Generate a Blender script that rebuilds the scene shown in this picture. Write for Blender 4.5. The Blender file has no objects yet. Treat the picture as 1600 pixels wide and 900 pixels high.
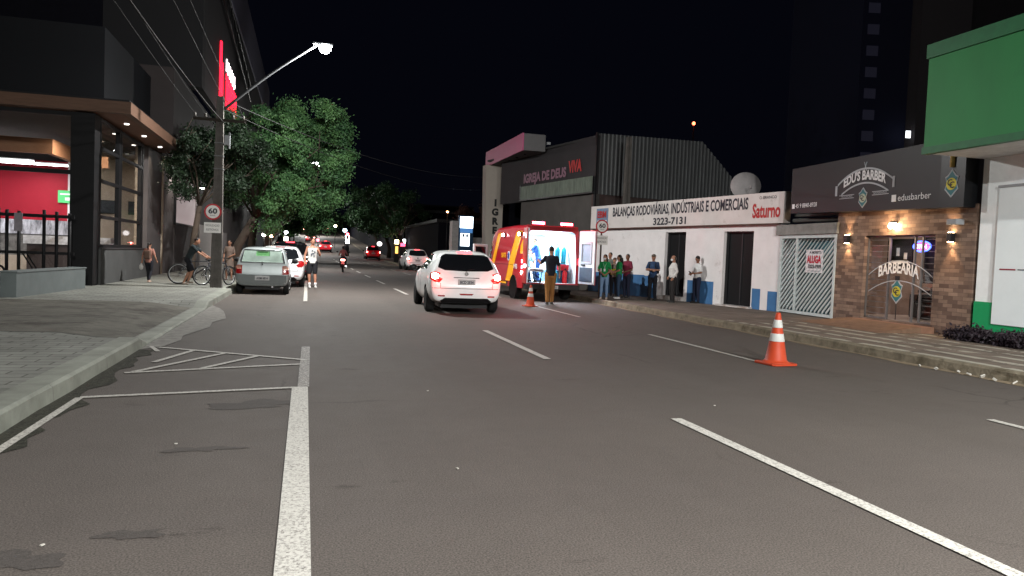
import bpy, bmesh, math, random
import numpy as np
from mathutils import Vector, Matrix
from mathutils.bvhtree import BVHTree
from mathutils.geometry import delaunay_2d_cdt
random.seed(7); rng = np.random.default_rng(11)
S = bpy.context.scene; COL = S.collection; PI = math.pi; R = math.radians

# ------------------------------------------------------------------ camera
cd = bpy.data.cameras.new('camera'); cam = bpy.data.objects.new('camera', cd); COL.objects.link(cam); S.camera = cam
cd.sensor_width = 36; cd.lens = 1155/1600*36; cd.clip_start = .05; cd.clip_end = 3000
yaw, pit, roll = R(15.5747), R(2.4372), .04
F = Vector((math.sin(yaw)*math.cos(pit), math.cos(yaw)*math.cos(pit), -math.sin(pit)))
R0 = Vector((math.cos(yaw), -math.sin(yaw), 0)); U0 = R0.cross(F)
RR = math.cos(roll)*R0+math.sin(roll)*U0; UU = -math.sin(roll)*R0+math.cos(roll)*U0
cam.matrix_world = Matrix(((RR.x, UU.x, -F.x, 0), (RR.y, UU.y, -F.y, 0), (RR.z, UU.z, -F.z, 1.5), (0, 0, 0, 1)))
# ------------------------------------------------------------------ night sky
w = bpy.data.worlds.new('World'); S.world = w; w.use_nodes = True
wn = w.node_tree; bg = wn.nodes['Background']
sk = wn.nodes.new('ShaderNodeTexSky'); sk.sky_type = 'NISHITA'; sk.sun_disc = False; sk.sun_elevation = R(-5); sk.sun_rotation = R(200)
bg.inputs[0].default_value = (.085, .10, .22, 1)
bg.inputs[1].default_value = .006
wn.nodes.remove(sk)
S.view_settings.view_transform = 'Standard'; S.view_settings.look = 'None'
S.view_settings.exposure = 1.33; S.view_settings.gamma = 1; S.view_settings.use_curve_mapping = False
S.cycles.max_bounces = 6; S.cycles.diffuse_bounces = 3; S.cycles.glossy_bounces = 3; S.cycles.transmission_bounces = 4
S.cycles.sample_clamp_indirect = 2.0; S.cycles.use_denoising = True
S.cycles.caustics_reflective = False; S.cycles.caustics_refractive = False

# ------------------------------------------------------------------ materials
MC = {}
def mat(name, col, rough=.7, metal=0, var=.15, scale=6, bump=0, bscale=60, emit=None, es=1, spec=.22, coat=0, dirt=None, stretch=None):
    if name in MC: return MC[name]
    m = bpy.data.materials.new(name); m.use_nodes = True; n = m.node_tree; b = n.nodes['Principled BSDF']; L = n.links
    b.inputs['Roughness'].default_value = rough; b.inputs['Metallic'].default_value = metal
    b.inputs['Specular IOR Level'].default_value = spec; b.inputs['Coat Weight'].default_value = coat
    tc = n.nodes.new('ShaderNodeTexCoord'); mp = n.nodes.new('ShaderNodeMapping'); L.new(tc.outputs['Object'], mp.inputs[0])
    if stretch: mp.inputs['Scale'].default_value = stretch
    c = (*col, 1)
    if var:
        t = n.nodes.new('ShaderNodeTexNoise'); t.inputs['Scale'].default_value = scale; t.inputs['Detail'].default_value = 6; t.inputs['Roughness'].default_value = .65
        L.new(mp.outputs[0], t.inputs[0])
        r = n.nodes.new('ShaderNodeValToRGB'); r.color_ramp.elements[0].position = .3; r.color_ramp.elements[1].position = .7
        r.color_ramp.elements[0].color = (*[x*(1-var) for x in col], 1); r.color_ramp.elements[1].color = (*[min(1, x*(1+var)) for x in col], 1)
        L.new(t.outputs[0], r.inputs[0]); out = r.outputs[0]
        if dirt:
            t2 = n.nodes.new('ShaderNodeTexNoise'); t2.inputs['Scale'].default_value = dirt[1]; t2.inputs['Detail'].default_value = 8; t2.inputs['Roughness'].default_value = .7
            L.new(mp.outputs[0], t2.inputs[0])
            r2 = n.nodes.new('ShaderNodeValToRGB'); r2.color_ramp.elements[0].position = dirt[2]; r2.color_ramp.elements[1].position = dirt[2]+.14
            L.new(t2.outputs[0], r2.inputs[0]); mx = n.nodes.new('ShaderNodeMix'); mx.data_type = 'RGBA'
            L.new(r2.outputs[0], mx.inputs[0]); L.new(out, mx.inputs[6]); mx.inputs[7].default_value = (*dirt[0], 1); out = mx.outputs[2]
        L.new(out, b.inputs['Base Color'])
    else: b.inputs['Base Color'].default_value = c
    if bump:
        t = n.nodes.new('ShaderNodeTexNoise'); t.inputs['Scale'].default_value = bscale; t.inputs['Detail'].default_value = 4
        L.new(mp.outputs[0], t.inputs[0]); bn = n.nodes.new('ShaderNodeBump'); bn.inputs['Strength'].default_value = bump; bn.inputs['Distance'].default_value = .02
        L.new(t.outputs[0], bn.inputs['Height']); L.new(bn.outputs[0], b.inputs['Normal'])
    if emit:
        b.inputs['Emission Color'].default_value = (*emit, 1); b.inputs['Emission Strength'].default_value = es
    MC[name] = m; return m
def glass(name, tint=(1, 1, 1), rough=.02, mixv=.12):
    if name in MC: return MC[name]
    m = bpy.data.materials.new(name); m.use_nodes = True; n = m.node_tree; n.nodes.clear(); L = n.links
    o = n.nodes.new('ShaderNodeOutputMaterial'); t = n.nodes.new('ShaderNodeBsdfTransparent'); t.inputs[0].default_value = (*tint, 1)
    g = n.nodes.new('ShaderNodeBsdfGlossy'); g.inputs[1].default_value = rough
    fr = n.nodes.new('ShaderNodeLayerWeight'); pw = n.nodes.new('ShaderNodeMath'); pw.operation = 'POWER'; pw.inputs[1].default_value = 4; L.new(fr.outputs['Facing'], pw.inputs[0])
    ma = n.nodes.new('ShaderNodeMath'); ma.operation = 'MULTIPLY_ADD'; ma.inputs[1].default_value = .5; ma.inputs[2].default_value = .03; L.new(pw.outputs[0], ma.inputs[0])
    x = n.nodes.new('ShaderNodeMixShader'); L.new(ma.outputs[0], x.inputs[0]); L.new(t.outputs[0], x.inputs[1]); L.new(g.outputs[0], x.inputs[2]); L.new(x.outputs[0], o.inputs[0])
    MC[name] = m; return m
def em(name, col, s=5): return mat(name, tuple(min(1, c*.6+.05) for c in col), .5, var=0, emit=col, es=s)

black = mat('black_plastic', (.012, .012, .013), .45); tyre_m = mat('tyre_rubber', (.015, .015, .015), .85, bump=.2)
rim_m = mat('rim_metal', (.45, .45, .46), .35, .8); dglass = mat('dark_car_glass', (.008, .009, .011), .06, spec=.8, var=0)
wcar = mat('white_car_paint', (.86, .88, .88), .22, var=.03, coat=.6); wcar2 = mat('pearl_white_paint', (.7, .71, .72), .25, var=.03, coat=.5)
silver = mat('silver_car_paint', (.30, .33, .33), .35, .45, var=.05, coat=.4); dkcar = mat('dark_car_paint', (.02, .02, .024), .25, var=.05, coat=.6)
redp = mat('red_van_paint', (.36, .012, .022), .3, var=.06, coat=.5); yel = mat('yellow_vinyl', (.80, .36, .015), .4, var=.06)
concrete = mat('concrete', (.24, .235, .22), .85, var=.2, scale=4, bump=.3, dirt=((.12, .11, .10), 1.7, .55))
kerb_m = mat('kerb_concrete', (.24, .25, .22), .9, var=.25, scale=5, bump=.5, bscale=25, dirt=((.13, .13, .105), 2.3, .5))
white_wall = mat('white_painted_wall', (.74, .71, .71), .8, var=.07, scale=1.6, bump=.12, dirt=((.42, .38, .36), 1.1, .60))
blue_wall = mat('blue_painted_dado', (.055, .16, .34), .7, var=.12, scale=3)
chrome = mat('chrome', (.6, .6, .6), .15, 1, var=0)
skin_m = mat('skin', (.34, .17, .11), .55, var=.06); skin_d = mat('brown_skin', (.2, .095, .06), .55, var=.06); hair_m = mat('dark_hair', (.012, .009, .008), .5)
white_c = mat('white_cotton', (.68, .67, .66), .85, var=.05); wmask = mat('white_mask_cloth', (.7, .7, .7), .85, var=0)
letter_dark = mat('dark_paint_letters', (.03, .03, .04), .6); letter_red = mat('red_paint_letters', (.42, .03, .03), .6); letter_white = mat('white_letters', (.75, .75, .75), .5, var=0)

# ------------------------------------------------------------------ mesh helpers
class MB:
    def __init__(s): s.v = []; s.f = []; s.sm = []
    def add(s, vs, fs, smooth=False):
        k = len(s.v); s.v += [tuple(p) for p in vs]; s.f += [tuple(i+k for i in f) for f in fs]; s.sm += [smooth]*len(fs); return s
    def box(s, c, d, rot=None, piv=None):
        x, y, z = [a/2 for a in d]
        vs = [Vector((sx*x, sy*y, sz*z)) for sz in (-1, 1) for sy in (-1, 1) for sx in (-1, 1)]
        if rot is not None: vs = [rot @ p for p in vs]
        vs = [p+Vector(c) for p in vs]
        return s.add(vs, [(0, 2, 3, 1), (4, 5, 7, 6), (0, 1, 5, 4), (2, 6, 7, 3), (0, 4, 6, 2), (1, 3, 7, 5)])
    def b2(s, a, b): return s.box([(p+q)/2 for p, q in zip(a, b)], [abs(q-p) for p, q in zip(a, b)])
    def tube(s, pts, r, n=8, smooth=True, cap=True):
        pts = [Vector(p) for p in pts]; rs = r if isinstance(r, (list, tuple)) else [r]*len(pts); vs = []; fs = []
        prev = None
        for i, p in enumerate(pts):
            d = (pts[min(i+1, len(pts)-1)]-pts[max(i-1, 0)])
            d = d.normalized() if d.length > 1e-9 else Vector((0, 0, 1))
            if prev is None: a = d.orthogonal().normalized()
            else:
                a = prev-d*prev.dot(d); a = a.normalized() if a.length > 1e-6 else d.orthogonal().normalized()
            prev = a; b = d.cross(a)
            for k in range(n):
                t = 2*PI*k/n; vs.append(p+(a*math.cos(t)+b*math.sin(t))*rs[i])
        for i in range(len(pts)-1):
            for k in range(n): fs.append((i*n+k, i*n+(k+1) % n, (i+1)*n+(k+1) % n, (i+1)*n+k))
        s.add(vs, fs, smooth)
        if cap: s.add([], []); k0 = len(s.v)-len(vs); s.f += [tuple(k0+k for k in reversed(range(n))), tuple(k0+(len(pts)-1)*n+k for k in range(n))]; s.sm += [False]*2
        return s
    def rings(s, rings, smooth=True):   # list of equal-length point rings
        n = len(rings[0]); vs = [p for r in rings for p in r]; fs = []
        for i in range(len(rings)-1):
            for k in range(n): fs.append((i*n+k, i*n+(k+1) % n, (i+1)*n+(k+1) % n, (i+1)*n+k))
        k0 = len(s.v); s.add(vs, fs, smooth)
        s.f += [tuple(k0+k for k in reversed(range(n))), tuple(k0+(len(rings)-1)*n+k for k in range(n))]; s.sm += [smooth]*2; return s
    def lathe(s, prof, c=(0, 0, 0), axis='z', n=20, smooth=True):
        vs = []; fs = []
        for r, h in prof:
            for k in range(n):
                t = 2*PI*k/n; a, b = r*math.cos(t), r*math.sin(t)
                p = {'z': (a, b, h), 'x': (h, a, b), 'y': (b, h, a)}[axis]; vs.append((p[0]+c[0], p[1]+c[1], p[2]+c[2]))
        m = len(prof)
        for i in range(m-1):
            for k in range(n): fs.append((i*n+k, i*n+(k+1) % n, (i+1)*n+(k+1) % n, (i+1)*n+k))
        k0 = len(s.v); s.add(vs, fs, smooth); s.f += [tuple(k0+k for k in reversed(range(n))), tuple(k0+(m-1)*n+k for k in range(n))]; s.sm += [False]*2; return s
    def ell(s, c, r, n=12, m=8, rot=None):
        vs = []; fs = []
        for i in range(m+1):
            ph = PI*i/m; ph = min(max(ph, .02), PI-.02)
            for k in range(n):
                t = 2*PI*k/n; p = Vector((r[0]*math.sin(ph)*math.cos(t), r[1]*math.sin(ph)*math.sin(t), r[2]*math.cos(ph)))
                if rot is not None: p = rot @ p
                vs.append(p+Vector(c))
        for i in range(m):
            for k in range(n): fs.append((i*n+k, (i+1)*n+k, (i+1)*n+(k+1) % n, i*n+(k+1) % n))
        k0 = len(s.v); s.add(vs, fs, True); s.f += [tuple(k0+k for k in range(n)), tuple(k0+m*n+k for k in reversed(range(n)))]; s.sm += [True]*2; return s
    def prism(s, poly, a, b, plane='xz'):   # polygon extruded along the remaining axis from a to b
        def P(u, v, h): return {'xz': (u, h, v), 'yz': (h, u, v), 'xy': (u, v, h)}[plane]
        n = len(poly); vs = [P(u, v, a) for u, v in poly]+[P(u, v, b) for u, v in poly]
        fs = [tuple(range(n)), tuple(reversed(range(n, 2*n)))]+[(i, (i+1) % n+0, (i+1) % n+n, i+n)[::-1] for i in range(n)]
        return s.add(vs, fs)
    def mesh(s, name, bevel=0):
        me = bpy.data.meshes.new(name); me.from_pydata(s.v, [], s.f); me.polygons.foreach_set('use_smooth', s.sm); me.update()
        bm = bmesh.new(); bm.from_mesh(me); bmesh.ops.recalc_face_normals(bm, faces=bm.faces); bm.to_mesh(me); bm.free(); return me
    def build(s, name, m, parent=None, bevel=0, **kw):
        return link(name, s.mesh(name), m, parent, bevel, **kw)
def link(name, me, m, parent=None, bevel=0, label=None, cat=None, group=None, kind=None, loc=None, rz=None):
    o = bpy.data.objects.new(name, me); COL.objects.link(o)
    if m: me.materials.clear(); me.materials.append(m)
    if parent: o.parent = parent
    if bevel:
        b = o.modifiers.new('bevel', 'BEVEL'); b.width = bevel; b.segments = 2; b.limit_method = 'ANGLE'; b.angle_limit = R(40)
    if loc: o.location = loc
    if rz is not None: o.rotation_euler.z = rz
    tag(o, label, cat, group, kind); return o
def tag(o, label=None, cat=None, group=None, kind=None):
    if label: o['label'] = label
    if cat: o['category'] = cat
    if group: o['group'] = group
    if kind: o['kind'] = kind
    return o
def thing(name, label, cat, loc=(0, 0, 0), rz=0, group=None, sc=1):
    o = bpy.data.objects.new(name, None); COL.objects.link(o); o.location = loc; o.rotation_euler = (0, 0, rz); o.scale = (sc,)*3
    o.empty_display_size = .2; return tag(o, label, cat, group)
def copy_tree(o, parent=None):
    c = o.copy(); COL.objects.link(c)
    if parent: c.parent = parent
    for ch in list(o.children): copy_tree(ch, c)
    return c
def evalmesh(me, mods, name):
    o = bpy.data.objects.new('tmp', me); COL.objects.link(o)
    for f in mods: f(o)
    dg = bpy.context.evaluated_depsgraph_get(); dg.update()
    r = bpy.data.meshes.new_from_object(o.evaluated_get(dg)); r.name = name
    bpy.data.objects.remove(o); return r
def remesh(mb, name, vox=.012, smooth=2):
    def f(o):
        r = o.modifiers.new('r', 'REMESH'); r.mode = 'VOXEL'; r.voxel_size = vox; r.use_smooth_shade = True
        if smooth: q = o.modifiers.new('s', 'SMOOTH'); q.factor = .5; q.iterations = smooth
    return evalmesh(mb.mesh(name), [f], name)
def text(body, h, loc, m, parent, name='lettering', width=None, ex=.008, M=None, arc=None, align='CENTER', bold=0, **kw):
    c = bpy.data.curves.new('t', 'FONT'); c.body = body; c.size = 1; c.align_x = align; c.resolution_u = 3; c.offset = bold
    o = bpy.data.objects.new('t', c); COL.objects.link(o); dg = bpy.context.evaluated_depsgraph_get(); dg.update()
    me = bpy.data.meshes.new_from_object(o.evaluated_get(dg)); bpy.data.objects.remove(o)
    v = np.array([p.co for p in me.vertices]); zs = v[:, 1]; k = h/.7
    wd = v[:, 0].max()-v[:, 0].min(); kx = width/wd if width else k
    for p in me.vertices:
        x, y = p.co.x*kx, p.co.y*k
        if arc: y += arc*(1-(x/(width/2))**2)
        q = Vector((x, -ex, y))
        if M is not None: q = M @ q
        p.co = q+Vector(loc)
    me.name = name
    return link(name, me, m, parent, **kw)
def arcband(mb, cx, cz, hw, rise, t, y, n=24, d=.012):
    pts = [(cx-hw+2*hw*i/n, cz+rise*(1-((2*i/n)-1)**2)) for i in range(n+1)]
    mb.prism(pts+[(a, b-t) for a, b in reversed(pts)], y-d, y)
def zt(y):    # height of the street: level, then a long hill far away
    return .045*12*math.log1p(math.exp((y-112)/12)) if y < 500 else .045*(y-112)

# ------------------------------------------------------------------ ground, road, pavements
ys = sorted(set(list(np.arange(-30, 40, 2))+list(np.arange(40, 520, 6.))))
def kR(y): return 9.65 if y < 34 else 9.65+min(1, (y-34)/14)*.35
def strip(name, xa, xb, dz, m, y0=-30, y1=460, th=0, **kw):
    mb = MB(); Y = [y0]+[y for y in ys if y0 < y < y1]+[y1]
    fa = xa if callable(xa) else (lambda y: xa); fb = xb if callable(xb) else (lambda y: xb)
    if th:
        mb.rings([[(fa(y), y, zt(y)+dz-th), (fb(y), y, zt(y)+dz-th), (fb(y), y, zt(y)+dz), (fa(y), y, zt(y)+dz)] for y in Y], False)
    else:
        vs = [p for y in Y for p in ((fa(y), y, zt(y)+dz), (fb(y), y, zt(y)+dz))]
        mb.add(vs, [(2*i, 2*i+1, 2*i+3, 2*i+2) for i in range(len(Y)-1)])
    return mb.build(name, m, kind='structure', **kw)
# asphalt
def asphalt():
    m = bpy.data.materials.new('asphalt'); m.use_nodes = True; n = m.node_tree; b = n.nodes['Principled BSDF']; L = n.links
    tc = n.nodes.new('ShaderNodeTexCoord')
    def noise(sc, det, mapping=None, rough=.6):
        t = n.nodes.new('ShaderNodeTexNoise'); t.inputs['Scale'].default_value = sc; t.inputs['Detail'].default_value = det; t.inputs['Roughness'].default_value = rough
        mp = n.nodes.new('ShaderNodeMapping'); mp.inputs['Scale'].default_value = mapping or (1, 1, 1); L.new(tc.outputs['Object'], mp.inputs[0]); L.new(mp.outputs[0], t.inputs[0]); return t.outputs[0]
    def ramp(src, p0, p1, c0, c1):
        r = n.nodes.new('ShaderNodeValToRGB'); r.color_ramp.elements[0].position = p0; r.color_ramp.elements[1].position = p1
        r.color_ramp.elements[0].color = (*c0, 1); r.color_ramp.elements[1].color = (*c1, 1); L.new(src, r.inputs[0]); return r.outputs[0]
    def mul(a, c, f=1, mode='MULTIPLY'):
        x = n.nodes.new('ShaderNodeMix'); x.data_type = 'RGBA'; x.blend_type = mode; x.inputs[0].default_value = f; L.new(a, x.inputs[6]); L.new(c, x.inputs[7]); return x.outputs[2]
    base = ramp(noise(.35, 5), .3, .7, (.082, .070, .063), (.092, .079, .072))
    streak = ramp(noise(1.1, 5, (1, .06, 1)), .3, .72, (.93, .93, .93), (1.05, 1.05, 1.05))
    cross = ramp(noise(.5, 4, (.15, 1, 1)), .35, .7, (.94, .94, .95), (1.03, 1.03, 1.02))
    grain = ramp(noise(95, 3), .35, .7, (.55, .55, .55), (1.55, 1.53, 1.5))
    mid = ramp(noise(7, 8, rough=.75), .3, .75, (.95, .95, .95), (1.05, 1.05, 1.05))
    spots = ramp(noise(1.1, 6, (.7, 1.5, 1), .7), .63, .69, (1, 1, 1), (.62, .60, .60))
    vo = n.nodes.new('ShaderNodeTexVoronoi'); vo.feature = 'DISTANCE_TO_EDGE'; vo.inputs['Scale'].default_value = .33
    mp2 = n.nodes.new('ShaderNodeMapping'); L.new(tc.outputs['Object'], mp2.inputs[0]); mp2.inputs['Scale'].default_value = (1, .7, 1)
    wv = n.nodes.new('ShaderNodeMix'); wv.data_type = 'RGBA'; wv.blend_type = 'LINEAR_LIGHT'; wv.inputs[0].default_value = .12; L.new(mp2.outputs[0], wv.inputs[6])
    nt = n.nodes.new('ShaderNodeTexNoise'); nt.inputs['Scale'].default_value = 2.5; nt.inputs['Detail'].default_value = 8; L.new(tc.outputs['Object'], nt.inputs[0]); L.new(nt.outputs[1], wv.inputs[7]); L.new(wv.outputs[2], vo.inputs[0])
    crack = ramp(vo.outputs[0], .0, .007, (.55, .54, .53), (1, 1, 1))
    pres = ramp(noise(.22, 2), .54, .60, (1, 1, 1), (0, 0, 0))
    cm2 = n.nodes.new('ShaderNodeMix'); cm2.data_type = 'RGBA'; L.new(pres, cm2.inputs[0]); L.new(crack, cm2.inputs[6]); cm2.inputs[7].default_value = (1, 1, 1, 1)
    c = mul(mul(mul(mul(mul(mul(base, streak), cross), grain), mid), spots), cm2.outputs[2])
    L.new(c, b.inputs['Base Color'])
    rr = ramp(noise(3, 5), .3, .7, (.78, .78, .78), (.84, .84, .84)); L.new(rr, b.inputs['Roughness']); b.inputs['Specular IOR Level'].default_value = .22
    bn = n.nodes.new('ShaderNodeBump'); bn.inputs['Strength'].default_value = .45; bn.inputs['Distance'].default_value = .006; L.new(noise(120, 3), bn.inputs['Height']); L.new(bn.outputs[0], b.inputs['Normal'])
    return m
def paint_m(name, wear=.55, col=(.50, .48, .44)):
    m = bpy.data.materials.new(name); m.use_nodes = True; n = m.node_tree; b = n.nodes['Principled BSDF']; L = n.links
    tc = n.nodes.new('ShaderNodeTexCoord'); t = n.nodes.new('ShaderNodeTexNoise'); t.inputs['Scale'].default_value = 60; t.inputs['Detail'].default_value = 6; t.inputs['Roughness'].default_value = .7
    L.new(tc.outputs['Object'], t.inputs[0]); r = n.nodes.new('ShaderNodeValToRGB'); r.color_ramp.elements[0].position = wear-.10; r.color_ramp.elements[1].position = wear+.12
    r.color_ramp.elements[0].color = (*col, 1); r.color_ramp.elements[1].color = (.10, .088, .08, 1); L.new(t.outputs[0], r.inputs[0]); L.new(r.outputs[0], b.inputs['Base Color']); b.inputs['Roughness'].default_value = .75
    bn = n.nodes.new('ShaderNodeBump'); bn.inputs['Strength'].default_value = .5; bn.inputs['Distance'].default_value = .006; L.new(t.outputs[0], bn.inputs['Height']); L.new(bn.outputs[0], b.inputs['Normal'])
    return m
def brickm(name, c1, c2, mort, sx, sy, msize=.015, axes='xz', bump=.5, rough=.85, squash=1, off=.5, dirt=None):
    m = bpy.data.materials.new(name); m.use_nodes = True; n = m.node_tree; b = n.nodes['Principled BSDF']; L = n.links
    tc = n.nodes.new('ShaderNodeTexCoord'); sp = n.nodes.new('ShaderNodeSeparateXYZ'); cb = n.nodes.new('ShaderNodeCombineXYZ'); L.new(tc.outputs['Object'], sp.inputs[0])
    L.new(sp.outputs['XYZ'.index(axes[0].upper())], cb.inputs[0]); L.new(sp.outputs['XYZ'.index(axes[1].upper())], cb.inputs[1])
    k = n.nodes.new('ShaderNodeTexBrick'); k.inputs['Scale'].default_value = 1; k.inputs['Brick Width'].default_value = sx; k.inputs['Row Height'].default_value = sy
    k.inputs['Mortar Size'].default_value = msize; k.offset = off; k.inputs['Color1'].default_value = (*c1, 1); k.inputs['Color2'].default_value = (*c2, 1); k.inputs['Mortar'].default_value = (*mort, 1)
    L.new(cb.outputs[0], k.inputs[0])
    t = n.nodes.new('ShaderNodeTexNoise'); t.inputs['Scale'].default_value = 1.3; t.inputs['Detail'].default_value = 8; t.inputs['Roughness'].default_value = .7; L.new(tc.outputs['Object'], t.inputs[0])
    r = n.nodes.new('ShaderNodeValToRGB'); r.color_ramp.elements[0].position = .3; r.color_ramp.elements[1].position = .7; r.color_ramp.elements[0].color = (.55, .54, .52, 1); r.color_ramp.elements[1].color = (1.2, 1.2, 1.2, 1)
    L.new(t.outputs[0], r.inputs[0]); x = n.nodes.new('ShaderNodeMix'); x.data_type = 'RGBA'; x.blend_type = 'MULTIPLY'; x.inputs[0].default_value = 1; L.new(k.outputs[0], x.inputs[6]); L.new(r.outputs[0], x.inputs[7])
    L.new(x.outputs[2], b.inputs['Base Color']); b.inputs['Roughness'].default_value = rough
    bn = n.nodes.new('ShaderNodeBump'); bn.inputs['Strength'].default_value = bump; bn.inputs['Distance'].default_value = .01; bn.invert = True; L.new(k.outputs['Fac'], bn.inputs['Height']); L.new(bn.outputs[0], b.inputs['Normal'])
    return m
soil = mat('dark_soil', (.035, .032, .028), .95, var=.3, scale=.3)
g = MB(); g.add([(x, y, zt(y)-.06) for y in ys+[900, 2400] for x in (-900, -40, 40, 900)], [(4*i+j, 4*i+j+1, 4*i+j+5, 4*i+j+4) for i in range(len(ys)+1) for j in range(3)]); g.build('ground', soil, kind='structure')
strip('road', -2.6, lambda y: kR(y)+.1, 0, asphalt())
pav_l = brickm('paver_pavement', (.165, .168, .150), (.20, .205, .182), (.075, .07, .06), .4, .2, .012, 'xy', dirt=1)
pav_r = brickm('worn_tile_pavement', (.12, .092, .07), (.165, .128, .10), (.07, .055, .042), .4, .4, .015, 'xy', off=0)
# left pavement with a lowered driveway between two kerb lengths
def kl(y):   # top height of the left pavement edge
    a = 1-max(0, min(1, (y-11.3)/.5)); b = max(0, min(1, (y-18.2)/.6)); return .035+.125*max(a, b)
lp = MB(); LX = [-2.45, -3.4, -4.5, -6.2, -30]
LY = [-30, -10, 0, 4, 8, 11.2, 11.4, 11.6, 11.8, 12.5, 15, 18.2, 18.5, 18.8, 20, 26, 34, 60, 100]+[y for y in ys if y > 100]
def lz(x, y): k = min(1, max(0, (-2.45-x)/1.0)); return zt(y)+kl(y)*(1-k)+.16*k
lp.add([(x, y, lz(x, y)) for y in LY for x in LX], [(5*i+j, 5*i+j+5, 5*i+j+6, 5*i+j+1) for i in range(len(LY)-1) for j in range(4)])
lp.build('pavement', pav_l, kind='structure')
kb = MB()
KY = [-30, -4]+[i*.9 for i in range(-4, 13)]+[11.3, 11.42, 11.55, 11.8, 12.4, 14, 16, 18.2, 18.4, 18.6, 18.8]+[20+i*1.2 for i in range(40)]+[y for y in ys if y > 68]
KY = sorted(set(round(y, 3) for y in KY))
def jit(y, s): return (math.sin(y*3.1+s)*.5+math.sin(y*7.7+s*2)*.3+math.sin(y*17+s)*.2)*.012
kb.rings([[(-2.2+jit(y, 1), y, zt(y)-.05), (-2.215+jit(y, 1)*1.5, y, zt(y)+kl(y)-.02+jit(y, 2)*.5), (-2.24, y, zt(y)+kl(y)+.006), (-2.48, y, zt(y)+kl(y)+.006), (-2.48, y, zt(y)-.05)] for y in KY], False)
kb.build('kerb', brickm('kerb_stones', (.20, .21, .18), (.235, .245, .21), (.13, .13, .11), 1.9, .7, .006, 'yx', .3, off=0), kind='structure')
drv = MB(); dy = [11.9, 12.5, 14, 16, 18.1]; dxs = [-2.5, -3.4, -4.5, -6.2, -9.5]
drv.add([(x, y, lz(x, y)+.006) for y in dy for x in dxs], [(5*i+j, 5*i+j+5, 5*i+j+6, 5*i+j+1) for i in range(4) for j in range(4)]); drv.build('driveway', mat('driveway_surface', (.115, .108, .092), .9, var=.3, scale=2.5, bump=.5, bscale=50, dirt=((.055, .048, .04), 1.2, .5)), kind='structure')
# gutter dirt and concrete apron on the left
ga = MB(); ap = [(-2.2, 11.2), (-1.95, 11.6), (-1.84, 12.3), (-1.9, 12.9), (-1.78, 13.6), (-1.66, 14.3), (-1.72, 15.2), (-1.55, 16), (-1.66, 16.9), (-1.78, 17.8), (-1.95, 18.6), (-2.2, 19.4)]
ga.add([(x, y, .008) for x, y in ap], [tuple(range(len(ap)))]); ga.build('gutter_apron', mat('apron_concrete', (.20, .19, .175), .9, var=.3, scale=7, bump=.3), kind='structure')
gd = MB(); dl = [(-2.21, y) for y in np.arange(2, 11.6, .4)]; dr = [(-1.90+.07*math.sin(y*5.3)+.06*math.sin(y*13)+.03*math.sin(y*29)-.015*(y-2), y) for y in np.arange(11.2, 2, -.25)]
gd.add([(x, y, .006) for x, y in dl+dr], [tuple(range(len(dl+dr)))]); gd.build('gutter_dirt', mat('gutter_dirt', (.030, .029, .021), .95, var=.6, scale=14, bump=1, bscale=40), kind='structure')
# right pavement
def right_pav():
    m = pav_r; n = m.node_tree; b = n.nodes['Principled BSDF']; L = n.links
    src = b.inputs['Base Color'].links[0].from_socket; tc = n.nodes.new('ShaderNodeTexCoord'); sp = n.nodes.new('ShaderNodeSeparateXYZ'); L.new(tc.outputs['Object'], sp.inputs[0])
    t = n.nodes.new('ShaderNodeTexNoise'); t.inputs['Scale'].default_value = 2.2; t.inputs['Detail'].default_value = 7; L.new(tc.outputs['Object'], t.inputs[0])
    def mth(op, a, c):
        q = n.nodes.new('ShaderNodeMath'); q.operation = op
        for i, v in enumerate((a, c)):
            if v is None: continue
            if isinstance(v, (int, float)): q.inputs[i].default_value = v
            else: L.new(v, q.inputs[i])
        return q.outputs[0]
    ph = mth('MULTIPLY', sp.outputs[0], 2*PI/.62); s = mth('SINE', mth('ADD', ph, mth('MULTIPLY', t.outputs[0], 2.2)), None)
    st = mth('GREATER_THAN', s, .55); yl = mth('LESS_THAN', mth('ADD', sp.outputs[1], mth('MULTIPLY', t.outputs[0], 6)), 18.5); wr = mth('LESS_THAN', t.outputs[0], .56)
    f = mth('MULTIPLY', mth('MULTIPLY', st, yl), mth('MULTIPLY', wr, .85)); x = n.nodes.new('ShaderNodeMix'); x.data_type = 'RGBA'; L.new(f, x.inputs[0]); L.new(src, x.inputs[6]); x.inputs[7].default_value = (.36, .34, .28, 1)
    L.new(x.outputs[2], b.inputs['Base Color']); return m
strip('pavement', lambda y: kR(y)+.14, 40, .15, right_pav(), th=.2)
KY2 = [-30+i*1.1 for i in range(120)]+[y for y in ys if y > 104]
k2 = MB(); k2.rings([[(kR(y)+jit(y, 4)*1.6, y, zt(y)-.05), (kR(y)+.02+jit(y, 5)*2, y, zt(y)+.13+jit(y, 3)*.8), (kR(y)+.05, y, zt(y)+.156), (kR(y)+.2, y, zt(y)+.156), (kR(y)+.2, y, zt(y)-.05)] for y in KY2], False)
k2.build('kerb', mat('mossy_kerb', (.17, .145, .105), .95, var=.35, scale=5, bump=.6, bscale=25, dirt=((.09, .075, .05), 2.6, .52)), kind='structure')
g2 = MB(); g2.add([p for y in np.arange(-2, 34, .5) for p in ((kR(y)-.16+.05*math.sin(y*3)+.03*math.sin(y*11), y, .005), (kR(y)+.01, y, .005))], [(2*i, 2*i+1, 2*i+3, 2*i+2) for i in range(71)])
g2.build('gutter_sand', mat('gutter_sand', (.21, .165, .11), .95, var=.4, scale=9, bump=.5), kind='structure')
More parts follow.
